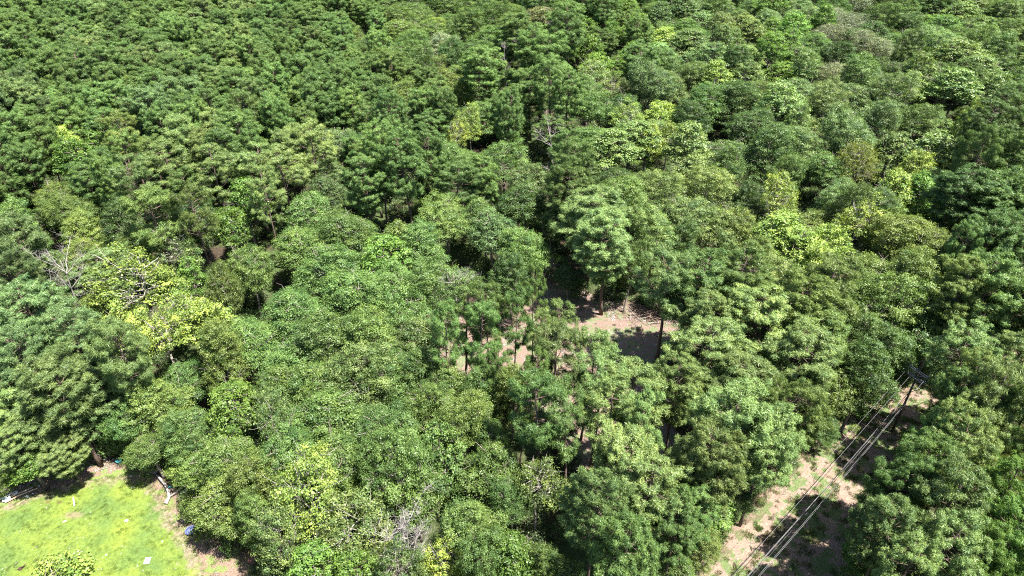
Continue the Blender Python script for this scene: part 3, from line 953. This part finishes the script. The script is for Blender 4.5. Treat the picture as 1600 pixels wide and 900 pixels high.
seen = {}
for t in single:
    best = min(LM, key=lambda l: (t['px'] - l[0]) ** 2 + (t['py'] - l[1]) ** 2)
    d = math.hypot(t['px'] - best[0], t['py'] - best[1])
    dr = direction(t['px'] - best[0], t['py'] - best[1])
    t['key'] = (KIND[t['kind']][2], t['shade'], dr, best[2])
    t['d'] = d
    seen.setdefault(t['key'], []).append(t)
for key, lst in seen.items():
    lst.sort(key=lambda t: t['d'])
    for i, t in enumerate(lst):
        name = KIND[t['kind']][2]
        desc = f"{SHADE[t['shade']][1]} {name}" if t['kind'] not in 'DT' else name
        if len(lst) == 1:
            t['label'] = f"{desc}, {key[2]} {key[3]}"
        elif i < len(ORD):
            t['label'] = f"{desc}, {ORD[i] + 'nearest' if i else 'nearest'} {key[2]} {key[3]}"
        else:
            t['label'] = f"{desc}, {['thirteenth', 'fourteenth', 'fifteenth', 'sixteenth', 'seventeenth', 'eighteenth', 'nineteenth', 'twentieth'][min(i - 12, 7)]} nearest {key[2]} {key[3]}"
SPECIAL = {(88, 408): "bare white dead tree reaching above the oaks beyond the lawn",
           (205, 425): "big yellow green tree with thick pale limbs and thin crown",
           (630, 808): "tangled grey dead tree full of bare twigs, below the widest oaks",
           (716, 432): "forked dead tree at the shaded upper edge of the dirt clearing",
           (1352, 243): "round mustard olive tree with smooth fine crown",
           (868, 30): "tall white snag beside the brown tinged oak",
           (838, 20): "brown tinged oak crown beside the tall white snag",
           (872, 200): "small bare dead tree standing between dense green oaks",
           (1048, 432): "lone tall pine with bare lower trunk above the brush pile",
           (115, 236): "bright green upright tree standing out of the dark pine plantation",
           (790, 70): "pale dead tree between oaks near the far ridge"}
for (a, b), lab in SPECIAL.items():
    want = 'T' if 'tangled' in lab else 'D' if ('dead' in lab or 'snag' in lab) and 'oak' != lab.split()[2] else 'F' if 'mustard' in lab else 'Y' if 'pale limbs' in lab else 'B' if 'brown' in lab else 'Q' if 'pine with' in lab else 'G'
    t = min((q for q in trees if q['hand'] and q['kind'] == want), key=lambda q: (q['px'] - a) ** 2 + (q['py'] - b) ** 2)
    print('SPECIAL', want, (a, b), round(t['px']), round(t['py']), lab)
    t['label'] = lab
sh = min((q for q in trees if q['kind'] == 'U'), key=lambda q: (q['px'] - 95) ** 2 + (q['py'] - 885) ** 2)
sh['label'] = "yellow green bush standing alone on the mown lawn"

GROUPS = {'P': "pines of the wood", 'N': "slim pines of the plantation", 'Q': "open airy pines", 'B': "rounded oaks of the wood", 'G': "upright broadleaf trees",
          'Y': "pale limbed trees", 'F': "feathery fine leaved trees", 'U': "bushes along the edges of the wood", 'D': "bare dead trees", 'T': "bare dead trees"}

# ------------------------------------------------------------------ build the individuals
proto = {}


def make_tree(kind, var):
    tr, cr, H0, R0, z0 = T[kind][var]
    root = link(bpy.data.objects.new(KIND[kind][0], None))
    root.empty_display_size = 0.5
    a = link(bpy.data.objects.new("trunk", tr))
    a.parent = root
    b = None
    if cr is not None:
        b = link(bpy.data.objects.new("crown" if kind != 'U' else "foliage", cr))
        b.parent = root
    return root, a, b


for t in single:
    key = (t['kind'], t['var'])
    if t['kind'] in 'DT':
        o = bpy.data.objects.new("dead_tree", T[t['kind']][t['var']][0])
        link(o)
        root = o
    elif key not in proto:
        proto[key] = make_tree(*key)
        root, a, b = proto[key]
    else:
        r0, a0, b0 = proto[key]
        root = link(r0.copy())
        a = link(a0.copy()); a.parent = root
        b = link(b0.copy()); b.parent = root
    root.location = (t['x'], t['y'], 0)
    root.rotation_euler = (*t['tilt'], t['rot'])
    root.scale = (t['sx'] * t['an'], t['sx'] / t['an'], t['sz'])
    if t['kind'] not in 'DT':
        b["tint"] = [float(v) for v in t['tint']]
    tag(root, t['label'], KIND[t['kind']][1], GROUPS[t['kind']])


# ------------------------------------------------------------------ scattered masses (geometry nodes)
def scatter(name, pts, meshes, label):
    """pts: list of (x,y,z,rot,sx,sz,variant,tint); meshes: list of lists of objects making one variant"""
    n = len(pts)
    me = bpy.data.meshes.new(name)
    me.vertices.add(n)
    me.vertices.foreach_set("co", np.array([p[:3] for p in pts], np.float32).ravel())
    a = me.attributes.new("rot", 'FLOAT_VECTOR', 'POINT')
    a.data.foreach_set("vector", np.array([(p[8][0], p[8][1], p[3]) if len(p) > 8 else (0, 0, p[3]) for p in pts], np.float32).ravel())
    a = me.attributes.new("scl", 'FLOAT_VECTOR', 'POINT')
    a.data.foreach_set("vector", np.array([(p[4] * p[9], p[4] / p[9], p[5]) if len(p) > 8 else (p[4], p[4], p[5]) for p in pts], np.float32).ravel())
    a = me.attributes.new("variant", 'INT', 'POINT')
    a.data.foreach_set("value", np.array([p[6] for p in pts], np.int32))
    a = me.attributes.new("tint", 'FLOAT_COLOR', 'POINT')
    a.data.foreach_set("color", np.array([(*p[7], 1) for p in pts], np.float32).ravel())
    o = link(bpy.data.objects.new(name, me))
    ng = bpy.data.node_groups.new(name + "_nodes", 'GeometryNodeTree')
    ng.interface.new_socket("Geometry", in_out='INPUT', socket_type='NodeSocketGeometry')
    ng.interface.new_socket("Geometry", in_out='OUTPUT', socket_type='NodeSocketGeometry')
    gi, go = ng.nodes.new("NodeGroupInput"), ng.nodes.new("NodeGroupOutput")
    join = ng.nodes.new("GeometryNodeJoinGeometry")
    for objs in reversed(meshes):
        j2 = ng.nodes.new("GeometryNodeJoinGeometry")
        for ob in objs:
            oi = ng.nodes.new("GeometryNodeObjectInfo")
            oi.transform_space = 'ORIGINAL'
            oi.inputs["Object"].default_value = ob
            ng.links.new(oi.outputs["Geometry"], j2.inputs[0])
        g2i = ng.nodes.new("GeometryNodeGeometryToInstance")
        ng.links.new(j2.outputs[0], g2i.inputs[0])
        ng.links.new(g2i.outputs[0], join.inputs[0])
    ip = ng.nodes.new("GeometryNodeInstanceOnPoints")
    ip.inputs["Pick Instance"].default_value = True
    ng.links.new(gi.outputs[0], ip.inputs["Points"])
    ng.links.new(join.outputs[0], ip.inputs["Instance"])

    def attr(nm, typ):
        q = ng.nodes.new("GeometryNodeInputNamedAttribute")
        q.data_type = typ
        q.inputs["Name"].default_value = nm
        return q.outputs["Attribute"]
    ng.links.new(attr("variant", 'INT'), ip.inputs["Instance Index"])
    e2r = ng.nodes.new("FunctionNodeEulerToRotation")
    ng.links.new(attr("rot", 'FLOAT_VECTOR'), e2r.inputs[0])
    ng.links.new(e2r.outputs[0], ip.inputs["Rotation"])
    ng.links.new(attr("scl", 'FLOAT_VECTOR'), ip.inputs["Scale"])
    ng.links.new(ip.outputs[0], go.inputs[0])
    md = o.modifiers.new("scatter", 'NODES')
    md.node_group = ng
    tag(o, label, kind='stuff')
    return o


def proto_obj(kind, var):
    key = (kind, var)
    if key not in proto: return None
    return [proto[key][1], proto[key][2]]


for fname, label in (('pine_tree', "far and surrounding mass of tufted green pines"), ('oak_tree', "far and surrounding mass of rounded green oaks"),
                     ('broadleaf_tree', "far and surrounding mass of upright broadleaf trees")):
    kinds = [k for k in KIND if KIND[k][0] == fname]
    combos = [(k, v) for k in kinds for v in range(len(T[k])) if (k, v) in proto]
    pts = [(t['x'], t['y'], 0, t['rot'], t['sx'], t['sz'], combos.index((t['kind'], t['var'])), t['tint'], t['tilt'], t['an'])
           for t in rest if KIND[t['kind']][0] == fname and (t['kind'], t['var']) in combos]
    if pts:
        scatter({'pine_tree': "distant_pine_woods", 'oak_tree': "distant_oak_woods", 'broadleaf_tree': "distant_broadleaf_woods"}[fname], pts,
                [proto_obj(*c) for c in combos], label)

# undergrowth: low leafy clumps under and between the trees
n_u = 15000  # clumps
yy = np.sqrt(rng.uniform(14.0 ** 2, 330.0 ** 2, n_u))
xx = rng.uniform(-1, 1, n_u) * (yy * 0.70 + 58)
PU = np.stack([xx, yy], 1)
okU = np.ones(n_u, bool)
for poly, m_ in ((CLEARING, -0.6), (SOIL, 0.2), (TRACK, -0.8), (GLADE, -1.0)):
    okU &= poly_dist(PU, poly) < -m_
PU = PU[okU]
upts = []
for X, Y in PU:
    c = SHADE[rnd.choice("ddmmgb")][0]
    v = math.exp(rnd.gauss(-.15, .2))
    s = rnd.uniform(0.35, 1.0)
    upts.append((X, Y, 0, rnd.uniform(0, 6.28), s, s * rnd.uniform(.5, 1.2), rnd.randrange(2), (c[0] * v, c[1] * v, c[2] * v)))
scatter("undergrowth", upts, [proto_obj('U', 0), proto_obj('U', 1)], "low dark green undergrowth filling the gaps under the trees")


# weeds and grass tufts on open ground
def tuft_mesh(name, n, rad, h, wdt):
    a = rng.uniform(0, 6.283, n)
    r = rad * np.sqrt(rng.uniform(0, 1, n))
    base = np.stack([np.cos(a) * r, np.sin(a) * r, np.zeros(n)], 1)
    d = unit(np.stack([rng.normal(0, .55, n), rng.normal(0, .55, n), np.ones(n)], 1))
    L = h * rng.uniform(.5, 1.1, (n, 1))
    side = unit(np.cross(d, rng.normal(size=(n, 3)))) * wdt
    tip = base + d * L
    mid = base * .5 + tip * .5
    vs = np.stack([base, mid + side, tip, mid - side], 1).reshape(-1, 3)
    return np_mesh(name, vs, np.arange(4 * n).reshape(n, 4), M['leaf'], face_attr={"tone": np.clip(rng.normal(.5, .22, n), 0, 1)})


def tuft_field(name, poly, n, margin, tints, label, smin, smax, h, region=None, dens=None):
    me = tuft_mesh(name + "_tuft", 70, 0.32, h, 0.018)
    P = np.asarray(poly)
    lo, hi = P.min(0), P.max(0)
    Q = rng.uniform(0, 1, (n, 2)) * (hi - lo) + lo
    keep = poly_dist(Q, poly) > margin
    if dens is not None: keep &= (wobble(Q, 3.5, 77) + rng.normal(0, .5, n)) > dens
    Q = Q[keep]
    proto_o = link(bpy.data.objects.new("grass_tuft", me))
    x0, y0 = Q[0]
    proto_o.location = (x0, y0, 0)
    proto_o["tint"] = [float(v) for v in tints[0]]
    tag(proto_o, "single " + label.split(",")[0], "grass tuft")
    pts = []
    for X, Y in Q[1:]:
        c = rnd.choice(tints)
        v = math.exp(rnd.gauss(0, .2))
        s = rnd.uniform(smin, smax)
        pts.append((X, Y, 0.13 if name == 'lawn_grass' else 0.03, rnd.uniform(0, 6.28), s, s, 0, (c[0] * v, c[1] * v, c[2] * v)))
    scatter(name, pts, [[proto_o]], label)
    proto_o.parent = bpy.data.objects[name]
    proto_o.matrix_parent_inverse.identity()
    del proto_o["label"]; del proto_o["category"]


tuft_field("lawn_grass", LAWN, 9000, 0.1, [(.07, .115, .028), (.095, .14, .028), (.12, .155, .028)], "short bright grass blades on the mown lawn", .35, .8, 0.13)
tuft_field("track_weeds", TRACK, 9000, 0.2, [(.07, .115, .035), (.10, .135, .045), (.16, .145, .085)], "ragged green and straw weeds on the power line track", .6, 1.7, 0.35, dens=-.1)
tuft_field("clearing_weeds", CLEARING, 1300, 0.2, [(.13, .16, .06), (.22, .19, .11)], "sparse dry weeds on the bare dirt clearing", .5, 1.2, 0.25, dens=.3)
tuft_field("margin_weeds", SOIL, 1500, 0.1, [(.10, .17, .04), (.2, .18, .1)], "thin weeds on the soil margin around the lawn", .5, 1.1, 0.22, dens=0)
tuft_field("glade_grass", GLADE, 2500, 0.1, [(.11, .15, .05), (.16, .18, .07)], "olive and straw grass in the small glade", .8, 1.8, 0.5)

def debris_mesh():
    mb = MB()
    for i in range(9):
        a = rnd.random() * 6.28
        p = Vector((rnd.gauss(0, .5), rnd.gauss(0, .5), .03))
        L = rnd.uniform(.15, .6)
        mb.tube([p, p + Vector((math.cos(a) * L * .5, math.sin(a) * L * .5, .03)), p + Vector((math.cos(a + .3) * L, math.sin(a + .3) * L, .02))], [.018, .015, .008], 4)
    for i in range(7):
        sz = rnd.uniform(.04, .12)
        mb.box((rnd.gauss(0, .55), rnd.gauss(0, .55), sz * .3), (sz * 1.6, sz, sz * .8), rnd.random() * 3, rnd.gauss(0, .3), rnd.gauss(0, .3))
    return mb


def debris(name, poly, n, mat, label):
    P = np.asarray(poly)
    lo, hi = P.min(0), P.max(0)
    Q = rng.uniform(0, 1, (n, 2)) * (hi - lo) + lo
    Q = Q[(poly_dist(Q, poly) > .2) & (wobble(Q, 5, 31) + rng.normal(0, .6, n) > 0)]
    po = debris_mesh().build("twigs_and_stones", M[mat], None, False)
    po.location = (Q[0][0], Q[0][1], 0.03)
    scatter(name, [(x, y, .03, rnd.uniform(0, 6.28), v, v, 0, (1, 1, 1)) for x, y, v in ((a, b, rnd.uniform(.5, 1.5)) for a, b in Q[1:])], [[po]], label)
    po.parent = bpy.data.objects[name]


debris("track_debris", TRACK, 2200, 'bark', "small twigs and clods strewn over the power line track")
debris("clearing_debris", CLEARING, 900, 'grey_wood', "small twigs and stones strewn over the dirt clearing")
debris("margin_debris", SOIL, 700, 'grey_wood', "twigs and leaf scraps on the bare soil round the lawn")

# ------------------------------------------------------------------ utility pole and lines
BX, BY, _ = at(1393, 675)
POLE_H = 11.5


def utility_pole(x, y, yaw, label, h=POLE_H):
    root = link(bpy.data.objects.new("utility_pole", None))
    root.location = (x, y, 0)
    root.rotation_euler = (0, 0, yaw)
    mb = MB()
    mb.tube([(0, 0, -.5), (0.02, 0, h * .5), (0, 0, h)], [.17, .145, .11], 12)
    mb.build("pole", M['pole_wood'], root)
    for zz, ln in ((h - .5, 2.7), (h - 1.55, 2.5)):
        for s in (-.17, .17):
            MB().box((0, s, zz), (ln, .10, .13)).build("crossarm", M['grey_wood'], root, False)
        for s in (-1, 1):
            MB().tube([(s * .75, -.23, zz - .05), (0, -.19, zz - .75)], .022, 5).build("brace", M['steel'], root)
        for xx in (-ln / 2 + .12, -.42, ln / 2 - .12):
            for s in (-.17, .17):
                ins = MB()
                ins.tube([(xx, s, zz + .065), (xx, s, zz + .11), (xx, s, zz + .16), (xx, s, zz + .22), (xx, s, zz + .27)], [.03, .07, .045, .07, .03], 8)
                ins.build("insulator", M['ceramic'], root)
    MB().tube([(0.0, -.16, h - 4.4), (0.0, -.22, h - 4.4), (0, -.24, h - 4.1)], [.04, .05, .05], 6).build("bracket", M['steel'], root)
    MB().tube([(.13, .09, .2), (.10, .07, h * .5), (.08, .06, h - .8)], .018, 4).build("ground_wire", M['steel'], root)
    tag(root, label, "utility pole")
    return root


yaw = math.atan2(-2.4, 1.2)
utility_pole(BX, BY, yaw, "dark wooden utility pole with two double crossarms beside the sandy track")
AX, AY = at(1160, 900, 9.5)[:2]
dv = Vector((AX - BX, AY - BY)).normalized()
P2 = Vector((BX, BY)) + dv * 66
utility_pole(P2.x, P2.y, math.atan2(-dv.x, dv.y) + 0.02, "wooden utility pole at the near end of the sandy track")
EX, EY = at(1545, 548, 10)[:2]
ev = Vector((EX - BX, EY - BY)).normalized()
P3 = Vector((BX, BY)) + ev * 60
utility_pole(P3.x, P3.y, math.atan2(-ev.x, ev.y), "wooden utility pole beyond the pines where the line turns away")


def armpt(x, y, yw, ax, z, off=0.0):
    return Vector((x + math.cos(yw) * ax - math.sin(yw) * off, y + math.sin(yw) * ax + math.cos(yw) * off, z))


def wire(a, b, sag, r, mat, label, name="power_line", cat="power line"):
    pts = []
    for i in range(25):
        t = i / 24
        p = a.lerp(b, t)
        p.z -= sag * 4 * t * (1 - t)
        pts.append(p)
    o = MB().tube(pts, r, 5).build(name, M[mat])
    tag(o, label, cat, "overhead lines")


y2 = math.atan2(-dv.x, dv.y) + .02
y3 = math.atan2(-ev.x, ev.y)
for ax, z, lab in ((-1.23, 0, "outer left upper"), (-.42, 0, "inner upper"), (1.23, 0, "outer right upper"),
                   (1.13, -1.05, "outer right lower")):
    h = POLE_H - .5 + .22 + z
    A = armpt(BX, BY, yaw, ax, h, -.17)
    B = armpt(P2.x, P2.y, y2, -ax, h)
    # keep wires from crossing: the near pole's arm runs the same way round
    B1, B2 = armpt(P2.x, P2.y, y2, ax, h), armpt(P2.x, P2.y, y2, -ax, h)
    side = Vector((-dv.y, dv.x))
    sA = (A.xy - Vector((BX, BY))).dot(side)
    B = B1 if (B1.xy - P2).dot(side) * sA > 0 else B2
    wire(A, B, 0.9, .011, 'wire', f"thin pale {lab} wire from the pole along the sandy track")
    A = armpt(BX, BY, yaw, ax, h, .17)
    side = Vector((-ev.y, ev.x))
    sA = (A.xy - Vector((BX, BY))).dot(side)
    B1, B2 = armpt(P3.x, P3.y, y3, ax, h), armpt(P3.x, P3.y, y3, -ax, h)
    B = B1 if (B1.xy - P3).dot(side) * sA > 0 else B2
    wire(A, B, 0.7, .012, 'wire', f"thin pale {lab} wire from the pole towards the pines")
for dz, off, r, mat, lab in ((4.1, -.24, .035, 'cable', "thick black cable slung low from the pole along the track"),
                             (4.1, -.30, .013, 'wire', "pale wire beside the thick black cable along the track"),
                             (3.6, -.16, .013, 'wire', "pale wire just above the thick black cable"),
                             (4.7, -.16, .022, 'cable', "lowest thin black cable along the track"),
                             (5.0, -.22, .012, 'wire', "lowest pale wire along the track")):
    A = armpt(BX, BY, yaw, 0, POLE_H - dz, off)
    B = Vector((P2.x, P2.y, POLE_H - dz)) + Vector((-dv.y, dv.x, 0)) * (off * 2)
    wire(A, B, 1.2, r, mat, lab)
A = armpt(BX, BY, yaw, 0, POLE_H - 4.1, .2)
wire(A, Vector((P3.x, P3.y, POLE_H - 4.1)), 1.0, .045, 'cable', "thick black cable running from the pole towards the pines")
# guy wire with vines up to the corner pole
GX, GY, _ = at(1500, 528)
a, b = Vector((BX + .2, BY + .3, POLE_H - 2)), Vector((GX, GY, 0))


# leaning dark trunk behind the pole
lx, ly, _ = at(1447, 574, 0.0)
mx, my, _ = at(1494, 524, 7.0)
mb = MB()
pp = wander((lx, ly, -.2), (mx, my, 7.0), 7, .03)
mb.tube(pp, [.26, .24, .22, .2, .18, .15, .12, .09], 7)
o = mb.build("leaning_trunk", M['pole_wood'])
tag(o, "dark leaning bare trunk just behind the utility pole", "dead tree")

# ------------------------------------------------------------------ fallen trunk and litter by the lawn
def gp(px, py, z=0.0):
    return Vector(at(px, py, z))


mb = MB()
path = [gp(243, 740, .5), gp(250, 748, .55), gp(258, 757, .5), gp(263, 768, .42), gp(264, 777, .35), gp(259, 787, .25)]
mb.tube(path, [.09, .14, .16, .17, .18, .26], 9)
for dx, dy in ((-.9, .5), (-.5, .9), (.7, .7), (-.1, 1.1), (-1.1, 0), (.4, 1.2), (-.7, -.3)):
    mb.tube(wander(path[0], path[0] + Vector((dx, dy, .5)), 4, .15), [.06, .05, .04, .03, .015], 5)
mb.tube(wander(path[3], path[3] + Vector((.9, .4, .5)), 4, .1), [.10, .08, .06, .04, .02], 5)
mb.tube(wander(path[4], path[4] + Vector((1.2, .9, .4)), 4, .1), [.09, .08, .06, .04, .02], 5)
o = mb.build("fallen_tree", M['grey_wood'])
tag(o, "pale fallen trunk with broken limbs at the lawn's corner", "fallen tree")


def small(name, cat, label, mbuild, mat, px, py, rz=0.0, z=0.0, smooth=False, group=None):
    o = mbuild.build(name, M[mat], None, smooth)
    p = gp(px, py)
    o.location = (p.x, p.y, z)
    o.rotation_euler = (0, 0, rz)
    tag(o, label, cat, group)
    return o


# white board / pole lying on the lawn
small("wooden_post", "post", "short white post lying on the lawn", MB().tube([(-.75, 0, .17), (0, 0, .15), (.75, 0, .14)], [.075, .08, .075], 8), 'white', 116, 785, 2.15, smooth=True)
small("scrap_block", "scrap", "small pinkish white block lying below the worn lawn patch", MB().box((0, 0, .15), (.42, .2, .16), 0, .1), 'board', 102, 816, 0.7)
# pale blue lid
def panel(w_, d_, t_):
    m_ = MB()
    m_.box((0, 0, .15), (w_, d_, t_))
    m_.box((0, d_ / 2 - .03, .15 + t_ / 2 + .015), (w_, .05, .03))
    m_.box((0, -d_ / 2 + .03, .15 + t_ / 2 + .015), (w_, .05, .03))
    m_.box((w_ / 2 - .03, 0, .15 + t_ / 2 + .015), (.05, d_ - .12, .03))
    m_.box((-w_ / 2 + .03, 0, .15 + t_ / 2 + .015), (.05, d_ - .12, .03))
    return m_
small("crate_lid", "lid", "pale blue white rectangular lid lying flat on the lawn", panel(.62, .78, .04), 'pale_blue', 231, 877, .1)


def tub(rad, h, thick=.03, sides=14):
    m_ = MB()
    m_.tube([(0, 0, .02), (0, 0, h), (0, 0, h)], [rad * .8, rad, rad + .03], sides, cap=False)
    m_.tube([(0, 0, .04), (0, 0, h)], [rad * .74, rad - thick], sides, cap=True)
    return m_


small("bucket", "bucket", "small pale blue bucket on the middle of the lawn", tub(.17, .28), 'pale_blue', 199, 816, z=.05, smooth=True)
small("washtub", "tub", "big blue plastic tub in shade below the olive oak", tub(.62, .3), 'blue', 299, 831, z=.03, smooth=True)
small("storage_bin", "bin", "turquoise plastic bin under bushes at the lawn's top edge", tub(.4, .4), 'turquoise', 187, 722, z=.02, smooth=True)
small("plastic_crate", "crate", "small turquoise crate beside the fallen trunk", panel(.45, .3, .12), 'turquoise', 266, 762, .4)
small("white_bottle", "litter", "white plastic jug by the planks at the lawn's upper left", MB().tube([(0, 0, .0), (0, 0, .28), (0, 0, .34), (0, 0, .42)], [.13, .13, .05, .05], 9), 'white', 44, 777, smooth=True)
for i, (a_, b_, lab) in enumerate(((208, 762, "white scrap on the lawn below the bare top edge"), (254, 847, "white scrap on the lawn near its shaded side"), (205, 745, "white scrap where the lawn meets bare soil"),
                                   (167, 868, "white scrap low on the lawn right of the bush"), (62, 760, "pale scrap beside the planks in the shade"), (52, 772, "pale scrap at the lawn edge right of the planks"))):
    small("scrap", "litter", lab, MB().box((0, 0, .14), (rnd.uniform(.12, .24), rnd.uniform(.1, .18), .08), rnd.random() * 3, .2), 'white', a_, b_, group="white litter on the lawn")
# planks
for i, (x1, y1, x2, y2_) in enumerate(((2, 776, 22, 764), (0, 780, 24, 768), (4, 783, 30, 770), (8, 785, 42, 768), (16, 776, 52, 761), (24, 776, 60, 762), (0, 771, 18, 762))):
    a_, b_ = gp(x1, y1, .12 + i * .05), gp(x2, y2_, .12 + i * .05)
    d_ = b_ - a_
    m_ = MB().box((0, 0, 0), (d_.length, .22, .045))
    o = m_.build("plank", M['board' if i not in (1,) else 'white'], None, False)
    o.location = (a_ + b_) / 2
    o.rotation_euler = (0, 0, math.atan2(d_.y, d_.x))
    tag(o, ["shortest tan plank lying against the dark bushes", "white painted plank low in the pile", "tan plank crossing the middle of the pile", "long tan plank at the pile's lawn side",
            "long tan plank reaching into the shade", "topmost long tan plank, farthest along", "short tan plank at the pile's far end"][i] + " by the lawn", "plank", "planks piled at the lawn's edge")
m_ = panel(.9, .6, .05)
small("scrap_sheet", "panel", "white and blue panel resting at the end of the planks", m_, 'pale_blue', 12, 782, .5, z=.1)
small("white_bag", "bag", "crumpled white bag on the planks", tub(.26, .22, sides=7), 'white', 27, 774, z=.28, smooth=True)
# red brown boulder-like rusty barrel half at right
small("rusty_drum", "drum", "rusty red brown drum half hidden under leaves right of the bare soil", tub(.6, .9), 'rust', 399, 882, smooth=True)
# charred stump on lawn
m_ = MB()
m_.tube([(0, 0, 0), (0.02, 0, .2), (0, .02, .34)], [.3, .24, .12], 9)
m_.tube([(0, 0, .2), (.35, .15, .4), (.62, .35, .62)], [.1, .07, .03], 6)
m_.tube([(-.1, 0, .15), (-.4, -.2, .12)], [.09, .04], 6)
small("charred_stump", "stump", "charred dark stump with a leaning root on the lawn", m_, 'char', 33, 890, z=.03, smooth=True)

# ------------------------------------------------------------------ brush pile at the clearing
mb = MB()
cx0, cy0, _ = at(1012, 492)
for i in range(420):
    x = cx0 + rnd.gauss(0, 3.0)
    y = cy0 + rnd.gauss(0, 1.3) - (x - cx0) * .12
    z = abs(rnd.gauss(0, .55)) + .05
    a_ = rnd.gauss(-.2, .8)
    Ln = rnd.uniform(.6, 2.8)
    dirv = Vector((math.cos(a_), math.sin(a_), rnd.gauss(0.05, .25))) * Ln
    r_ = rnd.uniform(.012, .045)
    mb.tube(wander((x, y, z), Vector((x, y, z)) + dirv, 4, .12), [r_, r_ * .9, r_ * .7, r_ * .5, r_ * .25], 4)
o = mb.build("brush_pile", M['red_wood'])
tag(o, "tangled pile of reddish brown branches at the edge of the dirt clearing", kind="stuff")
for i, (x1, y1, x2, y2_, r_, lab) in enumerate(((972, 482, 1016, 510, .055, "long pale log slanting down the face of the brush pile"), (985, 489, 984, 502, .04, "thin pale log pointing at the bare dirt below the brush pile"),
                                                (980, 480, 1000, 496, .065, "stout pale log on top of the brush pile"), (1000, 498, 1045, 488, .05, "pale log lying across the far end of the brush pile"),
                                                (1010, 505, 1048, 502, .06, "grey log at the shaded end of the brush pile"), (730, 462, 752, 458, .07, "pale log lying in the shade by the forked dead tree"),
                                                (745, 470, 757, 488, .08, "dark log lying in shade at the clearing's upper edge"))):
    a_, b_ = gp(x1, y1, .5), gp(x2, y2_, .35)
    mb = MB()
    pth = wander(a_, b_, 6, .13)
    mb.tube(pth, [r_, r_ * .95, r_ * .9, r_ * .8, r_ * .7, r_ * .55, r_ * .35], 7)
    for k in range(3):
        mb.tube(wander(pth[3 + k], pth[3 + k] + Vector((rnd.gauss(0, .4), rnd.gauss(0, .4), rnd.uniform(.1, .5))), 3, .15), [r_ * .4, r_ * .3, r_ * .2, r_ * .08], 4)
    o = mb.build("fallen_log", M['grey_wood' if i % 2 else 'dead_wood'])
    tag(o, lab, "log", "logs around the dirt clearing")
print("TREES", len(trees), "single", len(single), "rest", len(rest))
from collections import Counter
print(Counter(KIND[t['kind']][0] for t in single))
